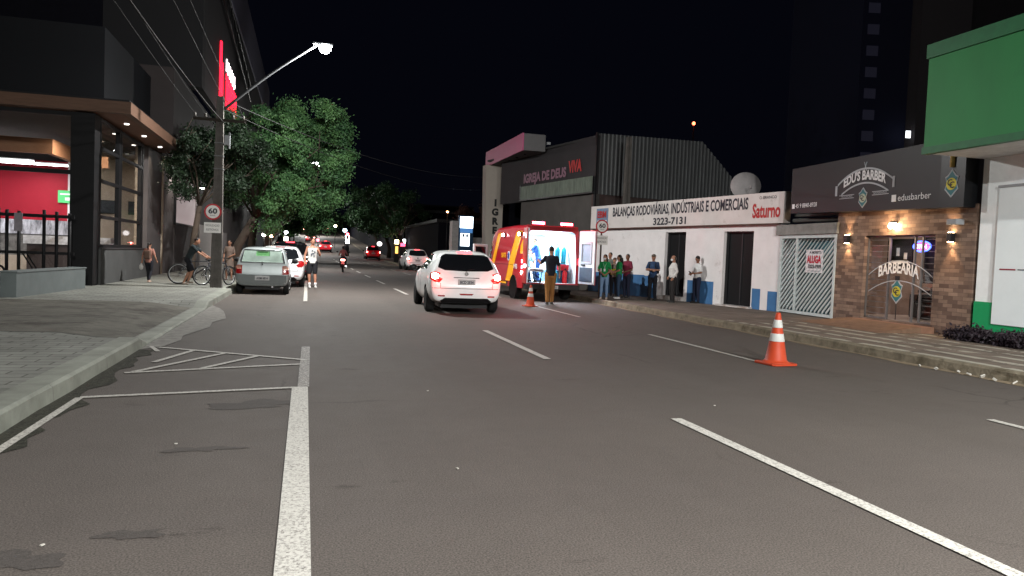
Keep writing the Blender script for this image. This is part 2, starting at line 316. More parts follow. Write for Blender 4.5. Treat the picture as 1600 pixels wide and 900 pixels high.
# painted lines
mk = MB(); mt = MB(); wn_ = MB()
def line(mb, a, b, wd, z=.009):
    a = Vector((*a, 0)); b = Vector((*b, 0)); d = (b-a).normalized(); n = Vector((-d.y, d.x, 0))*wd/2
    k = max(1, int((b-a).length/3)); vs = []
    for i in range(k+1):
        p = a.lerp(b, i/k); zz = zt(p.y)+z; vs += [(p.x-n.x, p.y-n.y, zz), (p.x+n.x, p.y+n.y, zz)]
    mb.add(vs, [(2*i, 2*i+1, 2*i+3, 2*i+2) for i in range(k)])
line(mk, (-.02, 1), (-.035, 8.22), .165); line(wn_, (-.0, 8.22), (0.02, 11.6), .12)
line(mt, (-.01, 21.6), (0, 60), .11)
for k in range(13): line(mk, (3.47-.0035*k, 2.4+7.93*k), (3.46-.0035*k, 6.36+7.93*k), .115)
for k in range(12): line(mt, (6.9-.03*k, 2.1+7.9*k), (6.88-.03*k, 6.0+7.9*k), .1)
line(mt, (-2.05, 1), (-2.03, 7.75), .07); line(mt, (-2.03, 7.76), (-.1, 8.18), .085, .010)
line(mt, (-1.96, 9.2), (.02, 9.87), .085); line(mt, (-2.0, 11.45), (.02, 10.22), .085, .010)
line(mt, (-1.5, 11.1), (-1.8, 10.0), .075, .011); line(mt, (-1.05, 10.85), (-1.88, 9.25), .075, .0115); line(mt, (-.6, 10.58), (-1.18, 9.5), .075, .012)
line(mt, (-2.12, 11.55), (-1.93, 11.0), .06)
mk.build('lane_marking', paint_m('road_paint', .56), kind='structure'); mt.build('bay_marking', paint_m('thin_road_paint', .54, (.46, .44, .40)), kind='structure'); wn_.build('worn_marking', paint_m('worn_road_paint', .42), kind='structure')
def ground_at(px, py):
    d = (px-800)/1155*RR-(py-450)/1155*UU+F; return Vector((0, 0, 1.5))+d*(-1.5/d.z)
rs = random.Random(9)
for i, (px, py, ax, ay, dk) in enumerate([(398, 632, .40, .16, .060), (316, 702, .22, .06, .064), (205, 836, .13, .06, .060), (20, 876, .2, .09, .062)]):
    c = ground_at(px, py); pts = []
    for k in range(26):
        a_ = 2*PI*k/26; q = 1+.32*math.sin(2*a_+i)+.2*math.sin(5*a_+2*i)+rs.uniform(-.16, .16); pts.append((c.x+math.cos(a_)*ax*q, c.y+math.sin(a_)*ay*q*1.25, .003+.0004*i))
    o = MB().add(pts, [tuple(range(26))]).build('oil_stain', mat('oil_%.3f' % dk, (dk, dk*.87, dk*.8), .82, var=.22, scale=40, bump=.4, bscale=110), kind='structure')
pl = MB()
for a, b in (((-4.6, 14), (-7.5, 18.5)), ((-4.2, 11.5), (-9, 14.5))):
    a = Vector((*a, .166)); b = Vector((*b, .166)); n = Vector((.05, .05, 0)); pl.add([a-n, a+n, b+n, b-n], [(0, 1, 2, 3)])
pl.build('pavement_line', paint_m('pavement_paint', .5, (.36, .36, .32)), kind='structure')

# ------------------------------------------------------------------ street lamps (lit; the hill pair is added)
lamp_glow = em('led_glow', (.92, .97, 1), 30)
def light(kind, name, loc, power, col, parent=None, size=.3, rot=(0, 0, 0), spot=None, blend=.5):
    l = bpy.data.lights.new(name, kind); l.energy = power; l.color = col
    if kind == 'AREA': l.shape = 'DISK'; l.size = size
    elif kind == 'SPOT': l.spot_size = spot; l.spot_blend = blend; l.shadow_soft_size = size
    else: l.shadow_soft_size = size
    o = bpy.data.objects.new(name, l); COL.objects.link(o); o.location = loc; o.rotation_euler = rot
    if parent: o.parent = parent
    return o
LEDC = (.98, .98, .95)
def lamp_head(t, base, top, power):   # curved arm from the pole to the head, the head and its lamp
    b, e = Vector(base), Vector(top)
    pts = [b.lerp(e, i/8)+Vector((0, 0, .10*math.sin(PI*i/8))) for i in range(9)]
    MB().tube(pts, [.045]*4+[.038]*5, 8).build('arm', mat('galvanised_steel', (.05, .052, .055), .7, .1), t)
    d = (e-b); d.z = 0; d.normalize(); a = math.atan2(d.y, d.x)
    Rz = Matrix.Rotation(a, 3, 'Z')
    MB().box(e+d*.18+Vector((0, 0, .03)), (.62, .24, .07), Rz).build('lamp_head', mat('lamp_grey', (.25, .26, .27), .5), t, .02)
    MB().lathe([(.0, -.24), (.10, -.21), (.17, -.13), (.19, -.04), (.17, 0)], tuple(e+d*.25+Vector((0, 0, -.01)))).build('lamp_lens', lamp_glow, t)  # lens dome oversized so its bulk stands in for the lamp's glow
    light('AREA', 'street_light', tuple(e+d*.25+Vector((0, 0, -.27))), power*.5, LEDC, t, .22)
    light('POINT', 'street_light', tuple(e+d*.25+Vector((0, 0, -.32))), power*1.0, LEDC, t, .06)
conc_pole = mat('pole_concrete', (.09, .082, .075), .9, var=.25, scale=5, bump=.4, bscale=30)
def pole_shaft(mb, h, w0, w1):
    n = 8
    mb.rings([[(sx*w*.5, sy*w*.42, z) for sx, sy in ((-1, -1), (-.35, -1), (-.35, -.7), (.35, -.7), (.35, -1), (1, -1), (1, 1), (.35, 1), (.35, .7), (-.35, .7), (-.35, 1), (-1, 1))] for z, w in [(h*i/n, w0+(w1-w0)*i/n) for i in range(n+1)]], False)
def util_pole(loc, label, h=8.7, lampto=None, power=0, group=None, fittings=True, armz=6.4):
    t = thing('utility_pole', label, 'pole', loc, 0, group)
    mb = MB(); pole_shaft(mb, h, .34, .2); mb.build('shaft', conc_pole, t)
    steel = mat('galvanised_band', (.12, .12, .12), .6)
    if fittings:
        MB().box((0, -.13, h-.75), (1.5, .07, .08)).build('crossarm', mat('old_dark_wood', (.03, .025, .02), .9), t)
        for x in (-.7, -.4, .4, .7): MB().lathe([(.02, 0), (.045, .03), (.03, .06), (.045, .09), (.02, .13)], (x, -.13, h-.7), n=10).build('insulator', mat('porcelain', (.06, .055, .05), .4), t)
        MB().box((.24, -.1, 4.6), (.17, .14, .3)).box((.3, -.1, 4.6), (.05, .05, .5)).build('junction_box', mat('lamp_grey', (.25, .26, .27), .5), t, .01)
        for z in (3.7, 4.1, 4.5): MB().box((0, 0, z), (.335-.014*z, .30, .035)).build('band', steel, t)
    if lampto is not None: lamp_head(t, (.1, 0, armz), lampto, power)
    return t
LAMPW = 1180
util_pole((-2.72, 24.8, .15), 'concrete utility pole with speed sign and lit street lamp arm beside the bicycles', h=5.95, lampto=(2.85, 0, 7.85), power=LAMPW*.85, armz=5.55)
for i, (y, lab) in enumerate([(-9, 'concrete lamp pole on the left kerb behind the photographer'), (56, 'second lamp pole along the left kerb beyond the pale parked hatchback'), (88, 'third lamp pole along the left kerb amid the trees'), (124, 'fourth lamp pole on the left kerb at the hill foot'), (165, 'added lamp pole partway up the hill on the left'), (225, 'farthest added lamp pole near the hilltop on the left')]):
    util_pole((-2.8, y, .15+zt(y)), lab, h=8.4, lampto=(3.2, 0, 7.6), power=LAMPW*(2.2, .55, .4, .9, 1.6, 3)[i], group='street lamp poles', fittings=False)  # last two lamps are added, unseen, to brighten the hill road
# lamp on the right behind the photographer lights the shopfronts
t = util_pole((10.1, -4, .15), 'concrete lamp pole on the right kerb behind the photographer', h=8.4, lampto=(-2.2, 0, 7.6), power=LAMPW*1.9, group='street lamp poles', fittings=False)

# speed signs
def disc_sign(loc, label, pole_h=None, rz=0, r=.27, zc=2.6):
    t = thing('speed_sign', label, 'road sign', loc, rz)
    sw = mat('reflective_white', (.72, .70, .68), .4, var=.04); sr = mat('reflective_red', (.40, .02, .03), .4, var=.05)
    if pole_h: MB().tube([(0, .03, -.15), (0, .03, pole_h)], .032, 8).build('post', mat('brown_post', (.06, .04, .035), .7), t)
    MB().lathe([(r, 0), (r, .012)], (0, -.006, zc), 'y', 32, False).build('rim', sr, t)
    MB().lathe([(r*.8, 0), (r*.8, .006)], (0, -.013, zc), 'y', 32, False).build('face', sw, t)
    text('60', r*.62, (0, -.014, zc-r*.2), letter_dark, t, 'number', width=r*1.02, bold=.03); text('km/h', r*.18, (0, -.014, zc-r*.52), letter_dark, t, 'unit', width=r*.55)
    MB().box((.0, 0, zc-r-.24), (r*1.95, .012, .32)).build('plate', sw, t)
    text('FISCALIZAÇÃO', .062, (0, -.008, zc-r-.2), letter_dark, t, 'lettering', width=r*1.6); text('ELETRÔNICA', .062, (0, -.008, zc-r-.33), letter_dark, t, 'lettering', width=r*1.4)
    return t
disc_sign((-2.84, 24.58, .15), 'round 60 speed sign with white plate on the utility pole at left', None, 0, .25, 2.36)
disc_sign((9.85, 24.0, .15), 'round 60 speed sign on thin brown post beside the green shirted woman', 2.75, 0, .235, 2.52)

# ------------------------------------------------------------------ power lines
wire_m = mat('cable', (.02, .02, .02), .8, spec=.2)
def wire(a, b, sag, label, r=.006):
    a, b = Vector(a), Vector(b); pts = [a.lerp(b, i/24)-Vector((0, 0, sag*4*(i/24)*(1-i/24))) for i in range(25)]
    return MB().tube(pts, r, 5).build('power_line', wire_m, label=label, cat='cable', group='overhead cables')
for i, (dx, z) in enumerate([(-.7, 5.5), (-.4, 5.5), (.4, 5.5), (.7, 5.5)]):
    wire((-2.72+dx, 24.67, z), (-2.8+dx*.8, -9, z+1.9), .4, 'thin overhead cable running back from the utility pole crossarm towards the viewer, %s of four' % ['first', 'second', 'third', 'fourth'][i])
    wire((-2.72+dx, 24.67, z), (-2.8+dx*.8, 56, z+1.9), .8, 'thin overhead cable running from the utility pole crossarm into the tree, %s of four' % ['first', 'second', 'third', 'fourth'][i])
wire((-2.6, 24.8, 5.3), (-2.7, -9, 6.2), .6, 'low overhead cable running from the utility pole past the store fascia', .016)
wire((-2.6, 24.8, 6.0), (10.8, 44, 6.3), .7, 'cable crossing the street from the pole to the church pylon', .012)
wire((-2.6, 24.8, 5.7), (11.4, 50, 6.0), .7, 'lower cable crossing the street towards the dark yard beside the church', .012)
wire((-2.6, 56, 6.0), (12, 66, 5.4), .5, 'far cable crossing the street low over the parked white car', .012)

# ------------------------------------------------------------------ right side: the white scales shop
def facade(name, label, cat, A, B):
    return thing(name, label, cat, (A[0], A[1], 0), math.atan2(B[1]-A[1], B[0]-A[0]))
def wall_open(mb, x0, x1, z0, z1, holes, y0, y1):   # wall slab with rectangular openings
    xs = sorted(set([x0, x1]+[h[0] for h in holes]+[h[1] for h in holes]))
    for a, b in zip(xs, xs[1:]):
        hs = sorted([h for h in holes if h[0] <= a+1e-6 and h[1] >= b-1e-6], key=lambda h: h[2]); z = z0
        for h in hs:
            if h[2] > z+1e-4: mb.b2((a, y0, z), (b, y1, h[2]))
            z = h[3]
        if z1 > z+1e-4: mb.b2((a, y0, z), (b, y1, z1))
    return mb
sh = facade('shop_building', 'long white single storey shop with blue dado and hand painted scales signboard', 'shop', (11.9, 29.5), (13.75, 19.5))
mb = MB(); wall_open(mb, -.55, 10.25, .1, 2.8, [(4.68, 5.85, .3, 2.62), (7.8, 9.15, .2, 2.61)], 0, .25); mb.b2((-.55, .25, 2.6), (10.25, 9, 2.75)); mb.b2((-.55, .25, .1), (-.35, 9, 2.6)); mb.b2((10.05, .25, .1), (10.25, 9, 2.6)); mb.build('wall', white_wall, sh)
for a, b, z in ((-.55, 3.5, .99), (3.5, 4.3, .97), (6.05, 7.4, .92), (9.2, 9.55, .8), (9.86, 10.27, .75)): MB().b2((a, -.006, .1), (b, .1, z)).build('dado', blue_wall, sh)
sbd = MB().b2((-.35, -.13, 2.83), (10.45, .16, 3.77)).build('signboard', mat('sign_board_white', (.62, .58, .56), .8, var=.08, scale=1.5, dirt=((.40, .35, .32), 2.2, .6)), sh)
MB().b2((-.37, -.15, 2.79), (10.25, -.0, 2.828)).build('ledge', mat('rusty_edge', (.10, .06, .05), .8), sbd)
text('BALANÇAS RODOVIÁRIAS, INDÚSTRIAIS E COMERCIAIS', .36, (5.15, -.131, 3.3), letter_dark, sbd, width=7.65, bold=.025)
text('3223-7131', .25, (5.05, -.131, 2.9), letter_dark, sbd, 'phone_number', width=1.9, bold=.03)
text('Saturno', .42, (9.75, -.131, 3.02), letter_red, sbd, 'brand_lettering', width=1.15, bold=.03); text('O BRANCO', .09, (9.8, -.131, 3.58), letter_dark, sbd, 'lettering', width=.7)
MB().b2((.1, -.141, 2.93), (.98, -.131, 3.66)).build('logo_panel', mat('logo_blue', (.16, .22, .32), .7, var=.2, scale=8), sbd)
text('EBM', .26, (.53, -.15, 3.28), letter_red, sbd, 'logo_lettering', width=.66, bold=.03); MB().b2((.2, -.147, 3.12), (.9, -.142, 3.16)).build('logo_line', letter_white, sbd)
inner = mat('dark_interior', (.02, .02, .022), .9)
for a, b, z0, z1 in ((4.68, 5.85, .3, 2.62), (7.8, 9.15, .2, 2.61)):
    d = MB().b2((a+.05, .2, z0), (b-.05, .24, z1-.04)).build('door', mat('black_glass', (.008, .008, .009), .6, var=0, spec=.15), sh)
    f = MB(); f.b2((a, .12, z0), (a+.05, .25, z1)).b2((b-.05, .12, z0), (b, .25, z1)).b2((a+.05, .12, z1-.05), (b-.05, .25, z1)).b2(((a+b)/2-.02, .17, z0), ((a+b)/2+.02, .2, z1-.05)); f.build('door_frame', mat('dark_metal', (.03, .03, .032), .5), sh)
    MB().b2((a-.1, -.18, .1), (b+.1, .13, z0)).build('step', mat('pale_step', (.5, .47, .45), .85, dirt=((.3, .22, .18), 4, .5)), sh, .01)
# dish, roof tile remnant
t = thing('satellite_dish', 'grey round satellite dish on the roof behind the long white signboard', 'dish', (14.35, 22.35, 3.0))
v = []; n = 28; prof = [(0, 0)]+[(.5*i/8, .11*(i/8)**2) for i in range(1, 9)]
dm = mat('dish_grey', (.30, .28, .28), .6, var=.1)
d = MB().lathe([(max(r, .002), h) for r, h in prof]+[(.5, .125), (.01, .015)], (0, 0, 0), 'z', 28).build('reflector', dm, t); d.rotation_euler = (R(72), R(-8), R(-25)); d.location = (0, 0, 1.18)
MB().tube([(0, 0, -.3), (0, .05, 1.1)], .03).build('mast', dm, t)
MB().tube([(.0, -.05, .85), (-.12, -.5, 1.12)], .012, 6).tube([(-.12, -.5, 1.08), (-.13, -.55, 1.2)], .035, 8).build('feed_arm', dm, t)
t = thing('tiled_roof', 'low dark tiled roof edge showing between signboard and barber sign', 'roof', (14.3, 20.2, 0), math.atan2(-1, .1))
mb = MB()
for i in range(16): mb.tube([(.1+i*.17, .2, 3.55+.02*i), (.1+i*.17, 3.2, 4.3+.02*i)], .07, 6)
mb.build('tiles', mat('old_tile', (.10, .075, .065), .9, var=.4, scale=5), t)
MB().b2((-.2, .1, 3.42), (2.9, .16, 3.56)).build('fascia_board', mat('weathered_wood', (.1, .08, .06), .9), t)

# gate between shop and barber
gt = facade('metal_gate', 'white metal gate of slanting bars with a rental notice wired on', 'gate', (13.75, 19.35), (13.68, 16.78))
gw = mat('gate_paint', (.50, .56, .56), .5, var=.1, dirt=((.2, .14, .1), 5, .62))
mb = MB(); mb.b2((0, -.04, .16), (.1, .04, 2.45)).b2((2.47, -.04, .16), (2.56, .04, 2.45)).b2((.1, -.04, 2.36), (2.47, .04, 2.45)).b2((.1, -.03, .18), (2.47, .03, .26)); mb.build('frame', gw, gt)
MB().b2((.78, -.035, .26), (.84, .03, 2.36)).build('stile', gw, gt)
mb = MB(); sl = 1.0
def clipbar(x0, x1, off):
    # line z = .26 + sl*(x-off)
    a = max(x0, off+( .26-.26)/sl); b = min(x1, off+(2.36-.26)/sl)
    if b-a < .03: return
    za, zb = .26+sl*(a-off), .26+sl*(b-off); w_ = .065
    mb.add([(a, -.02, za), (b, -.02, zb), (b, -.02, min(2.36, zb+w_)), (a, -.02, min(2.36, za+w_)), (a, .01, za), (b, .01, zb), (b, .01, min(2.36, zb+w_)), (a, .01, min(2.36, za+w_))], [(0, 1, 2, 3), (7, 6, 5, 4), (0, 4, 5, 1), (3, 2, 6, 7)])
for i in range(-14, 16):
    clipbar(.1, .78, .1+i*.165); clipbar(.84, 2.47, .1+i*.165)
mb.build('slanting_bars', gw, gt)
MB().b2((.1, .25, .16), (2.47, .27, 2.3)).build('backing_sheet', mat('teal_tarpaulin', (.05, .15, .18), .6, var=.6, scale=1.2), gt)
t = thing('rental_notice', 'white rental notice with big red word on the slanting gate bars', 'notice', (13.70, 17.72, 0), math.atan2(-2.57, -.07))
MB().b2((-.37, -.012, 1.38), (.37, 0, 2.03)).build('board', mat('notice_white', (.72, .70, .72), .5, var=.03), t)
text('ALUGA', .2, (0, -.014, 1.66), mat('notice_red', (.5, .015, .04), .5), t, 'lettering', width=.62, bold=.04)
text('A. MORETTI', .07, (.05, -.014, 1.92), letter_dark, t, 'lettering', width=.5, bold=.02); text('3323-1919', .1, (.04, -.014, 1.51), letter_dark, t, 'phone_number', width=.56, bold=.03); text('www.imobiliaria.com', .035, (0, -.014, 1.42), letter_dark, t, 'lettering', width=.56)
t = facade('gate_lintel', 'grey stained concrete lintel with pipes over the slanting bar gate', 'lintel', (13.75, 19.35), (13.68, 16.78))
MB().b2((-.15, -.1, 2.46), (2.62, .5, 2.76)).build('beam', concrete, t, .01)
MB().tube([(.3, .2, 2.9), (2.9, .2, 2.86)], .06).tube([(.2, .3, 3.06), (2.9, .3, 3.02)], .05).build('pipe', mat('pipe_grey', (.08, .085, .08), .7), t)
mb = MB().b2((-.2, 3.2, .1), (3, 3.3, 3.9)).build('yard_wall', mat('dark_plaster', (.05, .045, .045), .9), t)

# barber shop
bs = facade('barber_shop', 'brown brick barber shop with dark signboard and glazed front', 'shop', (13.73, 19.4), (13.53, 12.35))
brick = brickm('brown_brick', (.10, .06, .045), (.28, .19, .14), (.10, .065, .05), .26, .085, .004, 'xz', .6)
mb = MB(); wall_open(mb, 2.6, 6.98, .1, 3.0, [(3.67, 5.93, .32, 2.38)], 0, .22); mb.build('wall', brick, bs)
MB().b2((2.6, .22, 2.9), (6.98, 7, 3.0)).b2((2.6, .22, .1), (2.72, 7, 2.9)).b2((6.86, .22, .1), (6.98, 7, 2.9)).b2((2.72, 6.9, .1), (6.86, 7, 2.9)).build('inner_wall', mat('inner_plaster', (.17, .125, .105), .85), bs)
MB().b2((2.72, .22, .1), (6.86, 6.9, .33)).build('floor', mat('barber_floor', (.35, .30, .28), .3), bs)
MB().b2((2.5, .05, 3.0), (2.7, 4, 4.2)).build('side_wall', mat('dark_plaster', (.05, .045, .045), .9), bs)
signm = mat('charcoal_sign', (.012, .012, .0135), .45, var=.08, scale=2)
sb = MB(); sb.prism([(.9, 3.06), (6.28, 2.93), (6.28, 4.40), (.9, 4.33)], -.3, .02, 'xz'); sb = sb.build('signboard', signm, bs)
MB().prism([(6.28, 2.93), (6.93, 2.915), (6.93, 4.38), (6.28, 4.40)], -.31, .02, 'xz').build('logo_board', mat('black_sign', (.012, .013, .015), .35), bs)
Y0 = -.301
grey_l = mat('sign_grey', (.42, .44, .46), .5, var=0); yl = mat('badge_yellow', (.60, .52, .04), .5, var=0); teal = mat('badge_teal', (.03, .16, .18), .5, var=0)
mb = MB(); arcband(mb, 3.9, 3.72, .98, .34, .045, Y0); arcband(mb, 3.9, 3.46, .82, .24, .04, Y0); mb.b2((2.83, Y0-.01, 3.42), (2.9, Y0, 3.68)).b2((4.86, Y0-.01, 3.5), (4.93, Y0, 3.76)); mb.b2((3.0, Y0-.01, 3.41), (3.55, Y0, 3.425)).b2((3.0, Y0-.01, 3.33), (3.55, Y0, 3.345)).b2((4.2, Y0-.01, 3.43), (4.75, Y0, 3.445)).b2((4.2, Y0-.01, 3.35), (4.75, Y0, 3.365)); mb.tube([(3.86, Y0, 3.98), (3.95, Y0, 4.2)], .012, 5).tube([(3.95, Y0, 3.98), (3.86, Y0, 4.2)], .012, 5)
mb.build('emblem_band', grey_l, sb)
text("EDU'S BARBER", .22, (3.88, Y0, 3.62), letter_white, sb, width=1.5, arc=.15, bold=.04)
text('TRADIÇÃO', .045, (3.28, Y0, 3.36), grey_l, sb, width=.42); text('BARBEARIA', .045, (4.47, Y0, 3.38), grey_l, sb, width=.45)
def badge(par, cx, cz, s, y, facecol):
    hexp = [(0, 1.25), (.42, .75), (.68, .62), (.5, .1), (.68, -.42), (0, -1.1), (-.68, -.42), (-.5, .1), (-.68, .62), (-.42, .75)]
    b = MB().prism([(cx+a*s, cz+c*s) for a, c in hexp], y-.012, y).build('badge', grey_l, par)
    MB().prism([(cx+a*s*.86, cz+c*s*.86) for a, c in hexp], y-.016, y-.0125).build('badge_field', teal, b)
    MB().lathe([(s*.5, 0), (s*.5, .006)], (cx, y-.0225, cz+.02*s), 'y', 28, False).build('badge_disc', facecol, b)
    text('C', s*.52, (cx-.11*s, y-.024, cz-.12*s), letter_dark, b, 'monogram', bold=.02); text('C', s*.52, (cx+.12*s, y-.024, cz-.32*s), letter_dark, b, 'monogram', bold=.02)
badge(sb, 3.88, 3.3, .22, Y0, mat('badge_pale', (.5, .55, .42), .5, var=0))
text('45 9 8840-8928', .12, (1.62, Y0, 3.2), letter_white, sb, 'phone_number', width=.95); text('edusbarber', .15, (5.55, Y0, 3.16), letter_white, sb, 'lettering', width=.98)
MB().b2((.98, Y0-.008, 3.19), (1.09, Y0, 3.32)).b2((4.86, Y0-.008, 3.15), (5.0, Y0, 3.31)).build('icon', letter_white, sb)
lb = [c for c in bs.children if c.name.startswith('logo_board')][0]; badge(lb, 6.6, 3.42, .26, -.311, yl)
MB().lathe([(.05, 0), (.05, .32), (.03, .35)], (6.6, -.33, 3.78), 'z', 8).build('barber_pole_motif', mat('motif_gold', (.35, .25, .08), .5, var=.3, scale=20), lb)
# glazed front: frames, glass, bars, lettering
steel = mat('shop_frame_metal', (.16, .15, .145), .45, .4)
f = MB()
for x in (3.67, 4.42, 5.22, 5.45, 5.9): f.b2((x-.02, .1, .33), (x+.02, .15, 2.38))
f.b2((3.69, .1, 2.34), (5.88, .15, 2.38)); f.b2((3.69, .1, .33), (4.4, .15, .37)).b2((5.47, .1, .33), (5.88, .15, .37))
f.build('shop_frame', steel, bs)
g = MB(); 
for i in range(14): g.b2((3.7, .16, .45+i*.14), (4.38, .175, .465+i*.14)); g.b2((5.48, .16, .45+i*.14), (5.87, .175, .465+i*.14))
g.build('security_bars', steel, bs)
MB().b2((3.69, .12, .37), (5.88, .13, 2.34)).build('shop_glass', glass('clear_glass'), bs)
gl = MB(); arcband(gl, 4.8, 1.42, 1.02, .36, .02, .095); arcband(gl, 4.8, 1.0, 1.0, .3, .02, .095); lg = gl.build('glass_lettering_band', grey_l, bs)
text('BARBEARIA', .26, (4.76, .09, 1.36), letter_white, bs, 'glass_lettering', width=1.3, arc=.12, bold=.03); badge(bs, 4.76, 1.02, .26, .094, yl)
MB().b2((4.7, .07, 1.3), (4.82, .1, 1.4)).tube([(4.76, .09, .35), (4.76, .09, .72)], .01, 6).build('door_handle', black, bs)
MB().prism([(3.55, .15), (6.05, .15), (6.05, .29), (3.55, .29)], -.35, 0).build('doorstep', mat('red_step', (.22, .12, .08), .85), bs)
MB().add([(3.3, -1.5, .155), (6.1, -1.5, .155), (6.05, -.35, .29), (3.55, -.35, .29), (3.3, -1.5, .15), (6.1, -1.5, .15), (6.05, -.35, .15), (3.55, -.35, .15)], [(0, 1, 2, 3), (0, 4, 5, 1), (1, 5, 6, 2), (3, 2, 6, 7), (0, 3, 7, 4)]).build('ramp', mat('red_ramp', (.17, .105, .07), .9, var=.25, bump=.3), bs)
warm = (1, .62, .32)
def sconce(x, lab):
    t = facade('wall_sconce', lab, 'wall lamp', (13.73, 19.4), (13.53, 12.35)); t.location = tuple(Vector((13.73, 19.4, 0))+Vector((math.cos(t.rotation_euler.z)*x, math.sin(t.rotation_euler.z)*x, 2.3))); t['group'] = 'up and down wall lamps'
    MB().b2((-.06, -.13, -.1), (.06, -.004, .1)).build('housing', black, t, .01)
    MB().b2((-.045, -.11, .1), (.045, -.03, .106)).b2((-.045, -.11, -.106), (.045, -.03, -.1)).build('bulb', em('warm_glow', (1, .7, .4), 30), t)
    light('SPOT', 'sconce_light', (0, -.09, .13), 12, warm, t, .02, (PI, 0, 0), R(75), .6); light('SPOT', 'sconce_light', (0, -.09, -.13), 16, warm, t, .02, (0, 0, 0), R(75), .6)
sconce(3.08, 'black up and down wall lamp on brown bricks next to the slanting bar gate'); sconce(6.41, 'black up and down wall lamp on brown bricks next to the green and white building')
t = facade('entrance_lamp', 'glowing warm lamp above the barber shop door', 'lamp', (13.73, 19.4), (13.53, 12.35)); a = t.rotation_euler.z; t.location = (13.73+math.cos(a)*4.74, 19.4+math.sin(a)*4.74, 2.6)
MB().lathe([(.05, .12), (.07, .1), (.07, .06)], (0, -.12, 0)).b2((-.02, -.12, .07), (.02, 0, .1)).build('fitting', black, t)
MB().ell((-.06, -.13, .0), (.055, .055, .07)).ell((.07, -.13, .0), (.055, .055, .07)).build('bulb', em('warm_bulb', (1, .72, .42), 40), t)
light('POINT', 'entrance_light', (0, -.32, -.02), 16, warm, t, .06)
t = facade('neon_sign', 'oval blue and pink neon sign behind the barber shop glass', 'neon sign', (13.73, 19.4), (13.53, 12.35)); t.location = (13.73+math.cos(a)*5.02+.5, 19.4+math.sin(a)*5.02, 2.13)
MB().tube([(.26*math.cos(k*PI/16), 0, .12*math.sin(k*PI/16)) for k in range(33)], .018, 6).build('tube_border', em('neon_blue', (.05, .10, 1), 3.5), t)
MB().ell((0, .02, 0), (.22, .01, .095)).build('panel', em('neon_pink', (.9, .12, .45), .9), t)
text('OPEN', .09, (0, -.02, -.045), em('neon_white', (1, .7, .9), 2.5), t, 'lettering', width=.34, bold=.02)
bi = thing('barber_chair', 'dark padded barber chair inside the shop window', 'chair', (15.3, 15.2, .33), R(200))
MB().box((0, 0, .5), (.5, .5, .12)).build('seat', black, bi, .03); MB().box((0, .25, .85), (.46, .1, .6)).build('backrest', black, bi, .03); MB().lathe([(.28, 0), (.28, .04), (.05, .06), (.05, .44)]).build('base', chrome, bi)
MB().box((-.29, 0, .7), (.06, .4, .06)).build('armrest', black, bi); MB().box((.29, 0, .7), (.06, .4, .06)).build('armrest', black, bi)
ft = facade('framed_poster', 'dark poster with pale marks hung behind the left pane of the barber shop', 'poster', (13.73, 19.4), (13.53, 12.35))
MB().b2((3.78, .6, 1.55), (4.62, .64, 2.32)).build('board', mat('poster_black', (.008, .008, .01), .4), ft); MB().b2((3.95, .59, 1.72), (4.5, .5995, 1.78)).b2((4.1, .59, 1.9), (4.2, .5995, 2.1)).b2((4.35, .59, 1.82), (4.45, .5995, 1.98)).build('pale_marks', letter_white, ft)
ft = facade('dark_partition', 'dark panel behind the neon sign inside the barber shop', 'panel', (13.73, 19.4), (13.53, 12.35)); MB().b2((4.78, .8, 1.25), (5.35, .84, 2.36)).build('panel', mat('poster_black', (.008, .008, .01), .4), ft)
ft = facade('waiting_sofa', 'low dark sofa seen through the barber shop glass', 'sofa', (13.73, 19.4), (13.53, 12.35)); MB().b2((3.9, 1.3, .35), (5.3, 1.9, .78)).build('seat', mat('sofa_black', (.012, .011, .012), .4), ft, .04); MB().b2((3.9, 1.85, .5), (5.3, 2.05, 1.15)).build('backrest', mat('sofa_black', (.012, .011, .012), .4), ft, .04)
for x in (3.82, 5.3): MB().b2((x, 1.3, .35), (x+.12, 2.0, .95)).build('armrest', mat('sofa_black', (.012, .011, .012), .4), ft, .03)
t = thing('wall_mirror', 'tall dark framed mirror on the wall inside the barber shop', 'mirror', (20.4, 15.0, 1.0), R(-90)); MB().b2((-.7, -.03, 0), (.7, 0, 1.3)).build('frame', black, t); MB().b2((-.62, -.036, .08), (.62, -.031, 1.22)).build('mirror_glass', mat('mirror', (.6, .6, .62), .03, 1, var=0), t)
t = thing('ceiling_lamp', 'white strip lamp on the barber shop ceiling', 'lamp', (16.2, 15.2, 2.84)); MB().b2((-.6, -.06, 0), (.6, .06, .04)).build('housing', letter_white, t); MB().b2((-.58, -.05, -.02), (.58, .05, -.001)).build('tube_lamp', em('shop_tube', (1, .85, .72), 6), t)
light('AREA', 'ceiling_light', (0, 0, -.06), 26, (1, .8, .66), t, .8)
t = facade('wall_camera', 'small grey floodlight box on the brick wall above the right sconce', 'floodlight', (13.73, 19.4), (13.53, 12.35)); t.location = (13.73+math.cos(a)*6.6, 19.4+math.sin(a)*6.6, 2.62)
MB().box((0, -.16, 0), (.26, .22, .12)).build('housing', mat('lamp_grey', (.25, .26, .27), .5), t, .01); MB().b2((-.02, -.06, -.03), (.02, 0, .03)).build('bracket', black, t)

